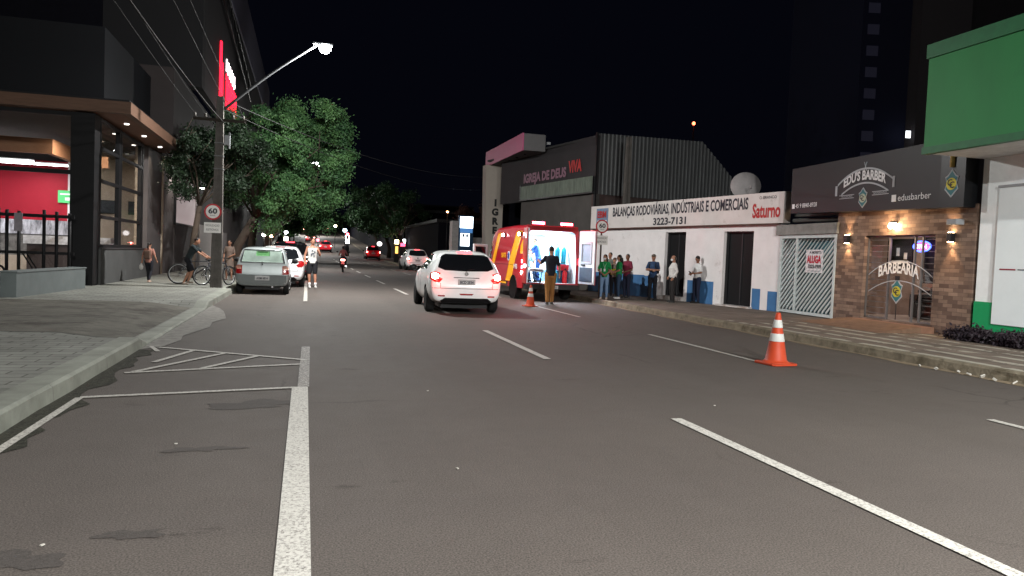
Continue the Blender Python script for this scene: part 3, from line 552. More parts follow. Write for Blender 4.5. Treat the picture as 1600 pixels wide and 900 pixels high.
# green and white building
gb = facade('green_building', 'white shop building with a big green overhanging box and green base', 'building', (13.5, 12.35), (13.4, 2.35))
wg = mat('pale_render', (.78, .84, .85), .75, var=.04, scale=1.4); green = mat('green_cladding', (.018, .16, .045), .55, var=.14, scale=.7, stretch=(1, 1, .35), dirt=((.012, .11, .035), 1.5, .6)); grn2 = mat('green_paint', (.005, .30, .10), .6, var=.06)
MB().b2((.02, .03, .95), (14, .3, 4.0)).b2((.02, .3, .15), (.3, 10, 4.0)).build('wall', mat('white_render', (.84, .87, .87), .8, var=.05, dirt=((.42, .44, .44), 1.4, .62)), gb)
MB().b2((.02, -.0, .1), (.48, .3, .953)).b2((.48, -.0, .1), (14, .3, .52)).build('base', grn2, gb)
p = MB().b2((.48, -.03, .52), (14, .028, 3.3)); p.prism([(.48, 3.3), (14, 3.3), (14, 4.0), (3.4, 3.95)], -.03, .028); p.build('shutter_panel', wg, gb)
sh2 = MB()
for z in (1.62,): sh2.b2((.6, -.036, z), (.95, -.0301, z+.03)).b2((1.25, -.036, z), (9, -.0301, z+.03))
sh2.build('red_stripe', mat('stripe_red', (.28, .03, .05), .6), gb); MB().b2((1.0, -.036, 1.625), (1.2, -.0301, 1.645)).build('stripe_mark', letter_dark, gb)
MB().b2((.46, -.05, 3.28), (14, -.031, 3.33)).build('panel_trim', mat('lamp_grey', (.25, .26, .27), .5), gb)
ov = MB().b2((.0, -1.5, 3.98), (14, 9, 6.0)).build('overhang_box', green, gb); MB().b2((-.03, -1.54, 5.82), (14, 9, 6.1)).build('coping', mat('green_trim', (.012, .10, .036), .5), ov)
MB().b2((-.02, -1.53, 3.9), (14, -1.4, 4.04)).build('drip_edge', mat('green_trim', (.02, .17, .06), .5), ov); MB().b2((.02, -1.39, 3.92), (14, 9, 3.978)).build('soffit', mat('soffit_white', (.58, .58, .57), .85, dirt=((.4, .38, .36), 2, .62)), ov)
# hedge
def leafcloud(centres, radii, n, size, squash=1, rnd=.5, droop=.25):
    k = rng.integers(0, len(centres), n); c = np.array(centres)[k]; r = np.array(radii)[k]
    d = rng.normal(size=(n, 3)); d /= np.linalg.norm(d, axis=1)[:, None]; rad = (rng.random(n)**.38)
    p = c+(d*rad[:, None]*.45+rng.normal(size=(n, 3))*.42)*r
    a = rng.normal(size=(n, 3)); a[:, 2] -= droop; a /= np.linalg.norm(a, axis=1)[:, None]; u = rng.normal(size=(n, 3)); u -= (u*a).sum(1)[:, None]*a; u /= np.linalg.norm(u, axis=1)[:, None]
    s = size*(.6+.8*rng.random(n))[:, None]
    v = np.stack([p-a*s*.5, p+u*s*.24, p+a*s*.5, p-u*s*.24], 1).reshape(-1, 3)
    me = bpy.data.meshes.new('leaves'); me.vertices.add(4*n); me.vertices.foreach_set('co', v.ravel()); me.loops.add(4*n); me.loops.foreach_set('vertex_index', np.arange(4*n, dtype=np.int32))
    me.polygons.add(n); me.polygons.foreach_set('loop_start', np.arange(0, 4*n, 4, dtype=np.int32)); me.polygons.foreach_set('loop_total', np.full(n, 4, np.int32)); me.update(calc_edges=True); return me
def leafmat(name, c1, c2):
    m = bpy.data.materials.new(name); m.use_nodes = True; n = m.node_tree; b = n.nodes['Principled BSDF']; L = n.links
    t = n.nodes.new('ShaderNodeTexNoise'); t.inputs['Scale'].default_value = 1.4; t.inputs['Detail'].default_value = 5; tc = n.nodes.new('ShaderNodeTexCoord'); L.new(tc.outputs['Object'], t.inputs[0])
    r = n.nodes.new('ShaderNodeValToRGB'); r.color_ramp.elements[0].position = .35; r.color_ramp.elements[1].position = .65; r.color_ramp.elements[0].color = (*c1, 1); r.color_ramp.elements[1].color = (*c2, 1)
    L.new(t.outputs[0], r.inputs[0]); L.new(r.outputs[0], b.inputs['Base Color']); b.inputs['Roughness'].default_value = .6; b.inputs['Subsurface Weight'].default_value = 0
    o = n.nodes['Material Output']; tr = n.nodes.new('ShaderNodeBsdfTranslucent'); L.new(r.outputs[0], tr.inputs[0]); mx = n.nodes.new('ShaderNodeMixShader'); mx.inputs[0].default_value = .25; L.new(b.outputs[0], mx.inputs[1]); L.new(tr.outputs[0], mx.inputs[2]); L.new(mx.outputs[0], o.inputs[0]); return m
purple = leafmat('purple_leaves', (.018, .012, .02), (.035, .022, .03))
for i in range(5):
    y = 12.0-i*.85
    t = thing('shrub', 'dark purple low shrub at the green base, %s from the brick wall' % ['first', 'second', 'third', 'fourth', 'fifth'][i], 'shrub', (13.12-.06*i, y, .15), 0, 'purple shrubs along the green base')
    cs = [(random.uniform(-.2, .2), random.uniform(-.42, .42), random.uniform(.06, .2)) for _ in range(11)]
    link('foliage', leafcloud(cs, [(.17, .17, .11)]*11, 2600, .075, droop=-.4), purple, t)
    s = MB()
    for c in cs: s.tube([(0, 0, 0), (c[0]*.6, c[1]*.6, c[2]*.5), c], [.012, .008, .004], 5)
    s.build('stem', mat('bark', (.06, .045, .035), .9), t)

# ------------------------------------------------------------------ warehouse and church
wh = facade('warehouse', 'dark warehouse with corrugated metal end wall beside the white shop', 'warehouse', (10.2, 39.65), (11.9, 30))
Lw = math.hypot(1.7, 9.65); dkw = mat('dark_render', (.032, .029, .031), .9, var=.12, scale=1); lww = mat('grey_render', (.075, .07, .066), .9, var=.15, scale=.9, dirt=((.07, .06, .06), 1.2, .58))
def corr(mb, x0, x1, y, ztop, zbot, pitch=.2, depth=.045, axis='x'):
    n = int((x1-x0)/pitch*4); vs = []
    for i in range(n+1):
        x = x0+(x1-x0)*i/n; d = y+depth*[0, 1, 1, 0][i % 4]
        for z in (zbot(x) if callable(zbot) else zbot, ztop(x) if callable(ztop) else ztop):
            vs.append((x, d, z) if axis == 'x' else (d, x, z))
    mb.add(vs, [(2*i, 2*i+2, 2*i+3, 2*i+1) for i in range(n)])
MB().b2((0, -.02, 4.35), (Lw, .25, 6.87)).build('upper_wall', dkw, wh); MB().b2((2.5, .05, .1), (Lw, .25, 4.35)).b2((0, 1.6, .1), (2.5, 1.8, 4.35)).b2((2.5, .25, .1), (2.65, 1.6, 4.35)).build('lower_wall', lww, wh)
bm_ = MB(); corr(bm_, 2.7, Lw-.05, -.11, 5.12, 4.45, .16, .05); bm_.build('translucent_band', mat('greenish_sheet', (.11, .13, .105), .6, var=.25, scale=3, stretch=(3, 1, .5)), wh)
MB().b2((2.6, -.14, 4.38), (Lw, .02, 4.44)).b2((2.62, -.12, 4.44), (2.68, .02, 5.2)).build('band_frame', mat('dark_metal', (.03, .03, .032), .5), wh)
sgm = mat('pink_letters', (.20, .10, .14), .6, var=.1)
text('IGREJA DE DEUS', .42, (5.1, -.03, 5.3), sgm, wh, 'lettering', width=4.4, bold=.05, ex=.03); text('VIVA', .5, (8.1, -.03, 5.45), mat('dull_red_letters', (.34, .012, .012), .5), wh, 'lettering', width=1.2, bold=.05, ex=.03)
we = thing('corrugated_shed', 'tall shed end of grey corrugated sheets with a sloping right edge', 'shed', (11.93, 29.98, 0), math.atan2(.21, .98))
ceb = MB(); corr(ceb, 0, 9.2, 0, lambda x: 6.95+.045*x if x < 5.9 else 7.2-.78*(x-5.9), 4.35, .21, .05); ceb.build('corrugated_wall', mat('zinc_sheet', (.085, .088, .09), .6, .2, var=.25, scale=2, stretch=(4, 1, .3)), we)
MB().b2((0, .08, .1), (9.2, .3, 4.38)).build('lower_wall', mat('stained_plaster', (.07, .048, .045), .9, var=.35, scale=.8), we)
MB().prism([(0, 4.38), (9.2, 4.38), (9.2, 4.6), (5.9, 7.15), (0, 6.9)], .1, .2).build('frame_panel', black, we)
MB().b2((-.06, -.03, .1), (.02, .08, 6.98)).build('corner_flashing', black, we)
mb = MB(); mb.prism([(0, 6.85), (5.9, 7.12), (9.2, 4.55), (9.2, 4.4), (5.85, 7.0), (0, 6.75)], .2, 11); mb.build('roof', mat('dark_roof', (.03, .03, .03), .8), we)
t = util_pole((12.9, 28.9, .1), 'dark plain pole in front of the corrugated shed end', h=6.6, fittings=False)
ch = thing('church_portal', 'church portal of a pale lettered pylon under a white beam tinted pink on its street side', 'portal', (0, 0, 0))
cw = mat('church_cream', (.36, .32, .28), .8, var=.08, scale=1)
pyl = MB(); pyl.prism([(9.83, .1), (10.62, .1), (10.66, 2.2), (10.68, 6.62), (9.60, 6.62), (9.68, 3.2)], 40.9, 41.7); pyl = pyl.build('pylon', cw, ch)
for i, c in enumerate('IGREJA'): text(c, .36, (10.22, 40.9, 4.33-.52*i), black, pyl, 'letter', bold=.06, ex=.03)
bmn = MB().b2((9.86, 34.3, 6.62), (10.95, 41.9, 7.42)).build('beam', mat('beam_grey', (.12, .118, .12), .8, var=.05), ch); MB().b2((9.80, 34.29, 6.60), (9.858, 41.92, 7.44)).build('pink_tinted_side', mat('red_tint_pink', (.42, .09, .19), .6, var=.05), bmn)  # red tint on the beam's street side, painted as a pink sheet
for y in (35.5, 37, 38.5, 40): MB().lathe([(.07, -.06), (.07, 0)], (10.3, y, 6.62), n=12).build('downlight', black, bmn)
MB().b2((10.9, 41.9, .1), (20, 42.2, 6.5)).build('rear_wall', mat('night_wall', (.006, .006, .009), .9, spec=.05), ch)
t = thing('floodlight', 'small floodlight on the near end of the church beam', 'floodlight', (10.98, 34.2, 7.0)); MB().box((.08, -.06, 0), (.16, .12, .12)).build('housing', mat('lamp_grey', (.25, .26, .27), .5), t)

# lit totem building farther down on the right
tt = thing('billboard', 'bright white and blue lit billboard on a grey kiosk beyond the church', 'billboard', (12.6, 60, 0))
MB().b2((-1.15, .1, .1), (-.62, 1.2, 4.25)).build('side_pier', mat('kiosk_grey', (.35, .34, .33), .8), tt); MB().b2((.62, .1, .1), (2.1, 1.2, 2.95)).build('side_block', mat('kiosk_grey', (.35, .34, .33), .8), tt)
MB().b2((-.6, 0, .1), (.6, .5, 4.7)).build('cabinet', mat('kiosk_blue', (.03, .07, .13), .5), tt)
MB().b2((-.52, -.02, 3.7), (.54, -.002, 4.62)).build('upper_screen', em('screen_white', (.8, .93, 1), 3.5), tt); MB().b2((-.46, -.02, 2.2), (.3, -.002, 3.25)).build('lower_screen', em('screen_white2', (.85, .95, 1), 1.5), tt)
MB().b2((-.52, -.015, 3.3), (.54, -.003, 3.69)).build('blue_band', em('screen_blue', (.05, .16, .38), .5), tt); MB().b2((-.3, -.03, 2.95), (-.12, -.021, 3.2)).b2((0, -.03, 2.95), (.18, -.021, 3.2)).build('screen_mark', mat('kiosk_blue', (.03, .07, .13), .5), tt)
light('AREA', 'screen_light', (0, -.3, 3.6), 60, (.75, .9, 1), tt, 1, (R(-90), 0, 0))
t = thing('kiosk_lamp', 'small orange lamp on a thin mast above the lit billboard', 'lamp', (11.35, 62, 0)); MB().tube([(0, 0, .1), (0, 0, 5.0)], .03).build('mast', black, t); MB().ell((0, 0, 5.05), (.09, .09, .07)).build('bulb', em('amber_bulb', (1, .45, .15), 14), t)

# ------------------------------------------------------------------ left side: glazed store, dark mall above it
st = thing('glazed_store', 'dark framed corner store with full height glass, red inner wall and wooden fascia', 'store', (0, 0, 0))
frm = mat('store_frame', (.007, .007, .008), .6, spec=.2); wood = mat('wood_panel', (.11, .062, .042), .55, var=.2, scale=2, stretch=(1, 1, 12))
XS, YS = -6.0, 24.0
MB().b2((XS-.62, YS, .16), (XS, YS+.6, 5.15)).build('corner_column', frm, st)
fa = MB(); fa.b2((-26, 23.7, 5.16), (-5, 23.9, 5.5)).b2((-5.2, 23.9, 5.16), (-5, 33.4, 5.5)); fa.build('fascia', wood, st)
MB().b2((-26, 23.9, 5.2), (-5.2, 33.4, 5.26)).build('soffit', mat('soffit_brown', (.14, .07, .045), .7), st)
MB().b2((-26, 23.75, 5.5), (-5.05, 33.4, 5.56)).build('roof_edge', black, st)
lowm = mat('grey_render_low', (.065, .065, .065), .85, var=.12, scale=1.3, dirt=((.10, .10, .10), 1.2, .58))
MB().b2((XS-.22, YS+.61, .1), (XS+.06, 31.2, 1.22)).build('low_wall', lowm, st); MB().b2((XS-.2, YS+.62, 1.221), (XS+.09, 31.2, 1.27)).build('ledge', mat('dark_metal', (.03, .03, .032), .5), st)
m1 = MB()
for y in (24.72, 27.0, 27.28, 30.3, 30.6): m1.b2((XS-.12, y-.06, 1.27), (XS-.0, y+.06, 5.15))
m1.b2((XS-.11, 27.05, 1.27), (XS-.01, 27.25, 5.15))
for z in (1.32, 2.2, 3.28, 4.25, 5.08): m1.b2((XS-.1, 24.6, z-.05), (XS-.004, 30.6, z+.05))
m1.build('side_mullions', frm, st)
MB().b2((XS-.07, 24.62, 1.3), (XS-.06, 30.6, 5.1)).build('side_glass', glass('clear_glass'), st)
m2 = MB()
for x in (-9.4, -12.2, -15, -17.8, -20.6): m2.b2((x-.06, YS+.02, .16), (x+.06, YS+.14, 5.15))
for z in (.3, 3.42, 5.08): m2.b2((-24, YS+.03, z-.06), (XS-.62, YS+.13, z+.06))
m2.build('front_mullions', frm, st); MB().b2((-24, YS+.07, .2), (XS-.62, YS+.08, 5.1)).build('front_glass', glass('clear_glass'), st)
MB().b2((-24, YS, .1), (XS, 36, .18)).build('store_floor', mat('store_floor', (.28, .26, .25), .35, var=.08), st)
MB().b2((-24, 34, .18), (-9.45, 34.2, 4.6)).build('red_wall', mat('red_wall', (.30, .009, .022), .65, var=.05), st)
MB().b2((-9.45, 34, .18), (-8.55, 34.2, 4.6)).build('white_wall', mat('inner_white', (.62, .60, .60), .8, var=.03), st); MB().b2((-9.28, 33.95, .18), (-8.62, 33.99, 3.2)).build('inner_door', mat('grey_door', (.18, .19, .2), .5), st)
MB().b2((-8.55, 34, .18), (-5.9, 34.2, 5.1)).b2((-6.4, 31.2, .18), (-6.2, 34, 5.1)).build('beige_wall', mat('inner_beige', (.42, .34, .26), .8, var=.05), st)
MB().b2((-24, 24.4, 5.1), (-6.1, 34, 5.18)).build('store_ceiling', mat('dark_ceiling', (.05, .045, .04), .9), st)
MB().b2((-24, 28.5, 4.35), (-8.4, 28.7, 4.85)).b2((-8.6, 28.7, 4.35), (-8.4, 33.9, 4.85)).b2((-7.9, 29.8, 4.1), (-7.0, 30.0, 4.5)).build('wooden_pelmet', mat('pale_wood', (.28, .15, .09), .6, var=.15, stretch=(1, 1, 10)), st)
for i, (x0, y, z) in enumerate([(-12.0, 30.0, 4.3), (-11.0, 31.2, 4.32), (-10.2, 32.4, 4.34)]):
    t = thing('strip_lamp', 'bright white strip lamp hanging in the store, %s from the glass' % ['nearest', 'middle', 'farthest'][i], 'lamp', (x0, y, z), 0, 'strip lamps under the store ceiling'); MB().b2((-1.4, -.05, 0), (1.2, .05, .06)).build('housing', letter_white, t); MB().b2((-1.38, -.06, -.05), (1.18, .06, -.001)).build('tube_lamp', em('tube_white', (.95, .97, 1), 7), t)
    light('AREA', 'strip_light', (0, 0, -.08), 30, (.95, .96, 1), t, .8)
light('AREA', 'store_light', (-7.4, 28.5, 4.9), 60, (1, .82, .62), st, 1.2); light('AREA', 'store_light', (-14, 30.5, 4.2), 38, (1, .93, .88), st, 1.5)
for i, (x, y) in enumerate([(-5.6, 26.0), (-5.6, 28.6), (-5.6, 31.5)]):
    t = thing('recessed_lamp', 'small round spotlight set in the wooden soffit, %s from the corner column' % ['first', 'second', 'third'][i], 'lamp', (x, y, 5.2), 0, 'spotlights under the store fascia'); MB().lathe([(.07, -.02), (.07, 0)], n=14).build('lens', em('spot_white', (1, .95, .88), 4), t); light('SPOT', 'spot_light', (0, 0, -.03), 22, (1, .85, .66), t, .05, (0, 0, 0), R(100), .7)
for i, (x, lab) in enumerate([(-7.95, 'left of two dark wall screens on the beige store wall'), (-6.9, 'right of two dark wall screens on the beige store wall')]):
    t = thing('wall_screen', lab, 'screen', (x, 33.98, 2.6)); MB().b2((-.3, -.05, 0), (.3, 0, .55)).build('casing', black, t, .01); MB().b2((-.27, -.056, .03), (.27, -.051, .52)).build('panel', mat('grey_screen', (.06, .065, .07), .2), t)
for i, x in enumerate((-11.6, -8.2)):
    t = thing('display_counter', 'long white topped counter inside the store, %s' % ('behind the dark bars' if i == 0 else 'behind the side glass'), 'counter', (x, 28.0+2.2*i, .18)); MB().b2((-1.5, -.3, 1.1), (1.3, .3, 1.4)).build('display_box', mat('counter_white', (.55, .56, .6), .4, var=.3, scale=9), t); MB().b2((-1.4, -.25, .0), (1.2, .25, 1.1)).build('cabinet', mat('counter_dark', (.05, .04, .04), .5), t)
t = thing('exit_sign', 'small green sign on the red and white store wall', 'sign', (-9.5, 33.94, 2.95)); MB().b2((-.28, -.03, 0), (.22, 0, .5)).build('board', em('sign_green', (.03, .30, .08), .7), t); MB().b2((-.2, -.04, .32), (.16, -.031, .38)).b2((-.02, -.04, .1), (.16, -.031, .22)).build('pictogram', letter_white, t)
t = thing('display_wall', 'long pale stocked display wall low behind the dark bars in the store', 'display', (-16, 32.6, .18))
MB().b2((-8, -.1, 1.45), (7.2, .3, 2.0)).build('goods_shelf', mat('stocked_shelf', (.30, .30, .33), .6, var=.9, scale=5, stretch=(1.6, 1, .5)), t); MB().b2((-8, -.05, .62), (7.2, .3, 1.45)).build('middle_panel', mat('dim_goods', (.10, .095, .09), .7, var=.8, scale=2.2), t); MB().b2((-8, -.1, 0), (7.2, .3, .62)).build('lower_panel', mat('beige_panel', (.30, .25, .20), .6, var=.1), t)
# security fence and planter
fn = thing('bar_fence', 'tall black bar fence with small plate in front of the store glass', 'fence', (0, 23.3, .16))
for i, x in enumerate([-6.42, -6.74, -7.05, -7.66, -7.95, -8.15, -8.8, -9.4, -10.0]):
    MB().tube([(x, 0, -.1), (x, 0, 2.05+.03*(i % 3))], .045, 8).build('bar', frm, fn)
MB().b2((-10.2, -.03, 1.9), (-6.3, .03, 1.99)).build('rail', frm, fn); MB().b2((-10.2, -.03, .88), (-6.3, .03, .96)).build('rail', frm, fn)
MB().b2((-7.76, -.06, 1.5), (-7.56, -.04, 2.0)).build('plate', mat('notice_grey', (.22, .20, .22), .6), fn)
MB().tube([(-10, 0, .3), (-8.6, 0, .86), (-8.05, 0, .5), (-7.8, 0, .1)], .03).tube([(-7.6, 0, .95), (-7.1, 0, .1)], .02).tube([(-7.5, 0, .95), (-7.0, 0, .1)], .02).build('brace', frm, fn)
pw = thing('planter_wall', 'low smooth grey concrete planter wall on the left pavement', 'low wall', (-6.0, 20.65, .14), R(-4.3)); MB().b2((-.33, -2.05, 0), (0, 2.05, .56)).b2((-.36, -2.07, .561), (.02, 2.07, .6)).build('wall', mat('planter_render', (.11, .125, .125), .85, var=.12, scale=1.6, dirt=((.12, .125, .12), 1.5, .6)), pw, .01)
t = thing('planter_wall', 'low grey concrete wall end at the photo edge beside the planter wall', 'low wall', (-6.5, 18.2, .14)); MB().b2((-.3, -.3, 0), (0, .3, .6)).build('wall', mat('planter_render'  , (.2, .22, .22)), t, .01)
# mall block above and beyond
ml = thing('mall_building', 'huge dark mall block above the store with red neon on its street side', 'building', (0, 0, 0))
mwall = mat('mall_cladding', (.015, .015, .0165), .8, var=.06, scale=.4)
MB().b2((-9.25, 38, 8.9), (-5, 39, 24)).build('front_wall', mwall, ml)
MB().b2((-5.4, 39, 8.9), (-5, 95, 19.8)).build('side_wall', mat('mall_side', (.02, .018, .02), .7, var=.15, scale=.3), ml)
MB().b2((-5.5, 39, 16.6), (-4.9, 95, 20.2)).build('lit_upper_side', mat('lilac_lit_side', (.12, .115, .16), .6, var=.1, scale=.2), ml)  # lavender light high on the side wall, painted as a paler strip
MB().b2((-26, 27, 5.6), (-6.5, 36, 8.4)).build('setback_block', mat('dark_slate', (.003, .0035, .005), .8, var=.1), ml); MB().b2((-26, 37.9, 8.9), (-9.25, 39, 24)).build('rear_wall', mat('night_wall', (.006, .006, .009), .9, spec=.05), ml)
MB().b2((-26, 34.3, .1), (-6.02, 95, 8.9)).b2((-6.02, 34.3, 5.3), (-5.6, 60, 8.9)).build('lower_wall', mat('brown_render', (.03, .025, .025), .85, var=.1, scale=.8), ml)
MB().b2((-6.15, 31.21, .1), (-5.95, 37.0, 5.15)).b2((-6.02, 37, .1), (-5.9, 60, 2.4)).build('street_wall', mat('street_render', (.085, .075, .075), .85, var=.12, scale=.8), ml)
MB().b2((-6.0, 37.1, 2.45), (-5.94, 43.6, 4.9)).build('shop_window_panel', em('dim_panel', (.30, .24, .24), .35), ml)
fr_ = MB().b2((-5.96, 36.95, 2.35), (-5.85, 37.1, 5.0)).b2((-5.96, 37.1, 2.35), (-5.85, 43.7, 2.45)).b2((-5.96, 37.1, 4.9), (-5.85, 43.7, 5.0)).build('window_frame', frm, ml)
MB().b2((-5.96, 45, .2), (-5.85, 54, 2.6)).build('pale_shutter', mat('pale_shutter', (.28, .26, .25), .7, var=.06, scale=4, stretch=(1, .2, 6)), ml)
for i, (y, z) in enumerate([(36.2, 5.0), (44.4, 4.6)]):
    t = thing('wall_floodlight', 'white glowing floodlight on the mall wall, %s the lit window' % ('near side of' if i == 0 else 'far side of'), 'floodlight', (-5.7, y, z)); MB().box((0, 0, .06), (.3, .2, .1)).build('housing', black, t, .01); MB().b2((-.12, -.1, -.02), (.14, .1, .005)).build('lens', em('flood_white', (1, .95, .9), 30), t)
    light('SPOT', 'flood_light', (0.1, 0, -.05), 130, (1, .9, .82), t, .08, (0, R(-6), 0), R(110), .8)
neon = em('neon_red', (1, .008, .03), 1.6); nwhite = em('neon_white_letters', (1, .85, .88), 3)
ns = thing('neon_sign', 'tall red and white neon lettering on the dark mall side', 'neon sign', (-5.0, 45, 8.9))
MB().b2((0, -.15, .1), (.10, .15, 4.0)).build('vertical_tube', neon, ns)
mb = MB()
for k, (y, a, b) in enumerate([(.75, .9, 3.0)]): mb.b2((0, y, a), (.1, y+.12, b))
mb.build('side_letters', neon, ns)
mb = MB(); mw = MB()
for k in range(7):
    y = 3.0+k*.95; mb.b2((.02, y, .3-.02*k), (.07, y+.2, 2.9-.03*k)); mb.b2((.02, y+.55, .3), (.07, y+.66, 2.8))
    if k % 2: mb.b2((.02, y, 1.3), (.07, y+.66, 1.5))
    if k < 6: MB().b2((.02, y, 3.05-.02*k), (.07, y+.2, 3.75)).b2((.02, y+.2, 3.1), (.07, y+.5, 3.25)).build('white_letter', nwhite, ns)
mb.build('red_letters', neon, ns)
light('AREA', 'neon_light', (.5, 3, 2), 18, (1, .02, .06), ns, 2, (0, R(90), 0))
lt = thing('roof_truss', 'thin dark metal lattice ladder fixed high on the mall side', 'truss', (-4.75, 50, 13.2))
mb = MB()
for z in (0, 1.2): mb.tube([(0, -10, z+2), (0, 14, z)], .06, 6)
for k in range(13): mb.tube([(0, -10+2*k, 2-2*k/12), (0, -10+2*k, 3.2-2*k/12)], .045, 6)
mb.build('lattice', black, lt)

# dark buildings closing the sides, far tower with windows
_c, _s = math.cos(R(-14)), math.sin(R(-14)); _d = (1419-800)/1155*RR-(210-450)/1155*UU+F
_k = (-2.03-(58.6*_s-70*_c))/(-_d.x*_s+_d.y*_c); _p = _d*_k; TWx = (_p.x-58.6)*_c+(_p.y-70)*_s; TWz = 1.5+_p.z
tw = thing('apartment_tower', 'dark apartment tower far behind with a column of dim small windows', 'tower', (58.6, 70, 0), R(-14))
MB().b2((0, 0, 0), (5.5, 20, 60)).build('stair_shaft', mat('tower_blue', (.025, .028, .06), .9, var=.05), tw); MB().b2((5.5, -2, 0), (11, 20, 60)).build('main_block', mat('tower_brown', (.10, .09, .095), .9, var=.05), tw); MB().b2((11, -1, 0), (30, 20, 60)).build('rear_block', mat('tower_dark', (.05, .045, .05), .9), tw)
for k in range(9): MB().b2((.6, -.05, 13.6+2.35*k), (1.9, -.001, 14.7+2.35*k)).build('window', mat('dim_window', (.05, .05, .075), .6, var=0, emit=(.02, .02, .035), es=.10), tw)
MB().b2((TWx-.26, -2.06, TWz-.38), (TWx+.26, -2.001, TWz+.38)).build('lit_window', em('bright_window', (.9, .95, 1), 1.2), tw); MB().b2((18.5, -1.06, 31.6), (22.5, -1.001, 33)).build('lit_window', em('pale_window', (1, .95, .85), 4), tw)
t = thing('radio_mast', 'distant thin mast carrying a small red beacon in the night sky', 'mast', (82.4, 150, 0)); MB().tube([(0, 0, 0), (0, 0, 32.6)], .12, 6).build('lattice', black, t); MB().ell((0, 0, 32.8), (.35, .35, .4)).build('beacon', em('beacon_red', (1, .12, .05), 4), t)
for i, (x0, x1, y0, y1, h, lab) in enumerate([(12, 30, 70, 95, 4.5, 'low dark building behind the parked white car'), (12.5, 40, 100, 160, 7, 'dark building under the far right trees'), (-26, -7, 98, 150, 8, 'dark building beyond the mall on the left'), (13, 36, 165, 240, 12, 'farthest dark building on the right of the hill'), (-30, -8, 160, 250, 14, 'farthest dark building on the left of the hill'), (14, 34, 43, 58, 4, 'dark yard building behind the church pylon')]):
    t = thing('dark_building', lab, 'building', ((x0+x1)/2, (y0+y1)/2, 0)); hx, hy = (x1-x0)/2, (y1-y0)/2
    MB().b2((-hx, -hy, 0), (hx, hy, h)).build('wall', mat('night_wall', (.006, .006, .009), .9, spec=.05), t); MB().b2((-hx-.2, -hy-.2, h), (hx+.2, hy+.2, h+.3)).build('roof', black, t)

# ------------------------------------------------------------------ trees
bark = mat('bark', (.045, .034, .026), .9, var=.4, scale=6, bump=.6)
green_l = leafmat('green_leaves', (.035, .10, .038), (.105, .225, .075)); green_d = leafmat('dim_lit_leaves', (.015, .045, .016), (.03, .075, .022))  # second leaf material: dim light on the darker trees put into its colour
def tree(loc, label, h, rad, n, size, seed, m=green_l, off=(0, 0), group=None, trunk=.2, base=2.6, nb=60):
    r = random.Random(seed); t = thing('tree', label, 'tree', loc, 0, group)
    mb = MB(); ft = (off[0]*.35, off[1]*.35, base); mb.tube([(0, 0, -.2), (.06, .03, base*.5), ft], [trunk*1.3, trunk, trunk*.85], 10)
    cs = []; rr = []
    cx, cy, cz = off[0], off[1], (base+h)/2+.2; H = (h-base)/2
    for i in range(9):
        a = 2*PI*i/9+r.random(); e = Vector((cx+math.cos(a)*rad*.75, cy+math.sin(a)*rad*.75, cz+r.uniform(-.4, .6)*H)); s_ = Vector(ft); mid = s_.lerp(e, .5)+Vector((0, 0, .4)); mb.tube([s_, mid, e], [trunk*.42, trunk*.2, trunk*.06], 6)
        for _ in range(3): q = mid.lerp(e, r.random()); mb.tube([q, q+Vector((r.uniform(-.8, .8), r.uniform(-.8, .8), r.uniform(.1, 1)))], [trunk*.15, .01], 5)
    mb.build('trunk', bark, t)
    while len(cs) < nb:
        d = Vector((r.uniform(-1, 1), r.uniform(-1, 1), r.uniform(-1, 1)))
        if d.length > 1 or d.length < .2: continue
        k = 1+.18*math.sin(3*d.x*PI+seed)+.12*math.sin(5*d.y+seed)
        cs.append((cx+d.x*rad*k, cy+d.y*rad*k, cz+d.z*H*k)); q = r.uniform(.3, .62)*max(.8, rad/3); rr.append((q, q, q*.8))
    link('crown', leafcloud(cs, rr, n, size, droop=.6), m, t); return t
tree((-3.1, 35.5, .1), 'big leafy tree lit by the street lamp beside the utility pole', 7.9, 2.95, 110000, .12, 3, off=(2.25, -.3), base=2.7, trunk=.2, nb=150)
tree((-4.4, 31.5, .1), 'dark tree near the mall wall behind the bicycles', 6.3, 2.0, 30000, .12, 5, leafmat('shaded_leaves', (.008, .02, .008), (.014, .034, .012)), off=(.7, .6), base=2.9, trunk=.12, nb=56)  # shade near the wall is put into these near black leaves
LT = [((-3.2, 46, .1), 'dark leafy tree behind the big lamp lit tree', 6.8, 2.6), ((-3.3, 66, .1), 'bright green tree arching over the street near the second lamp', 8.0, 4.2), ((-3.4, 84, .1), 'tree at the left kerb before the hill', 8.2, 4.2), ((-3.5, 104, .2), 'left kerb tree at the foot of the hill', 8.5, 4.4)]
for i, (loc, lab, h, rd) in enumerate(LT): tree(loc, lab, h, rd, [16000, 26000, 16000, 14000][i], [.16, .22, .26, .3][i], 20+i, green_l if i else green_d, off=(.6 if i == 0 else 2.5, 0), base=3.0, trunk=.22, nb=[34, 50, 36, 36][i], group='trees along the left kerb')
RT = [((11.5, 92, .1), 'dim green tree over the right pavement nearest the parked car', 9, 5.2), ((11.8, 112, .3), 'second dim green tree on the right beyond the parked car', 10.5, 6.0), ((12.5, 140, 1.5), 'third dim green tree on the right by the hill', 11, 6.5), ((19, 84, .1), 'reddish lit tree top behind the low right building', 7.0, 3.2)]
for i, (loc, lab, h, rd) in enumerate(RT): tree(loc, lab, h, rd, 13000, [.3, .34, .4, .24][i], 40+i, green_d if i < 3 else leafmat('russet_leaves', (.08, .03, .02), (.13, .05, .035)), off=(-1.5 if i < 3 else 0, 0), base=3.4, trunk=.28, nb=40, group='trees on the right side')

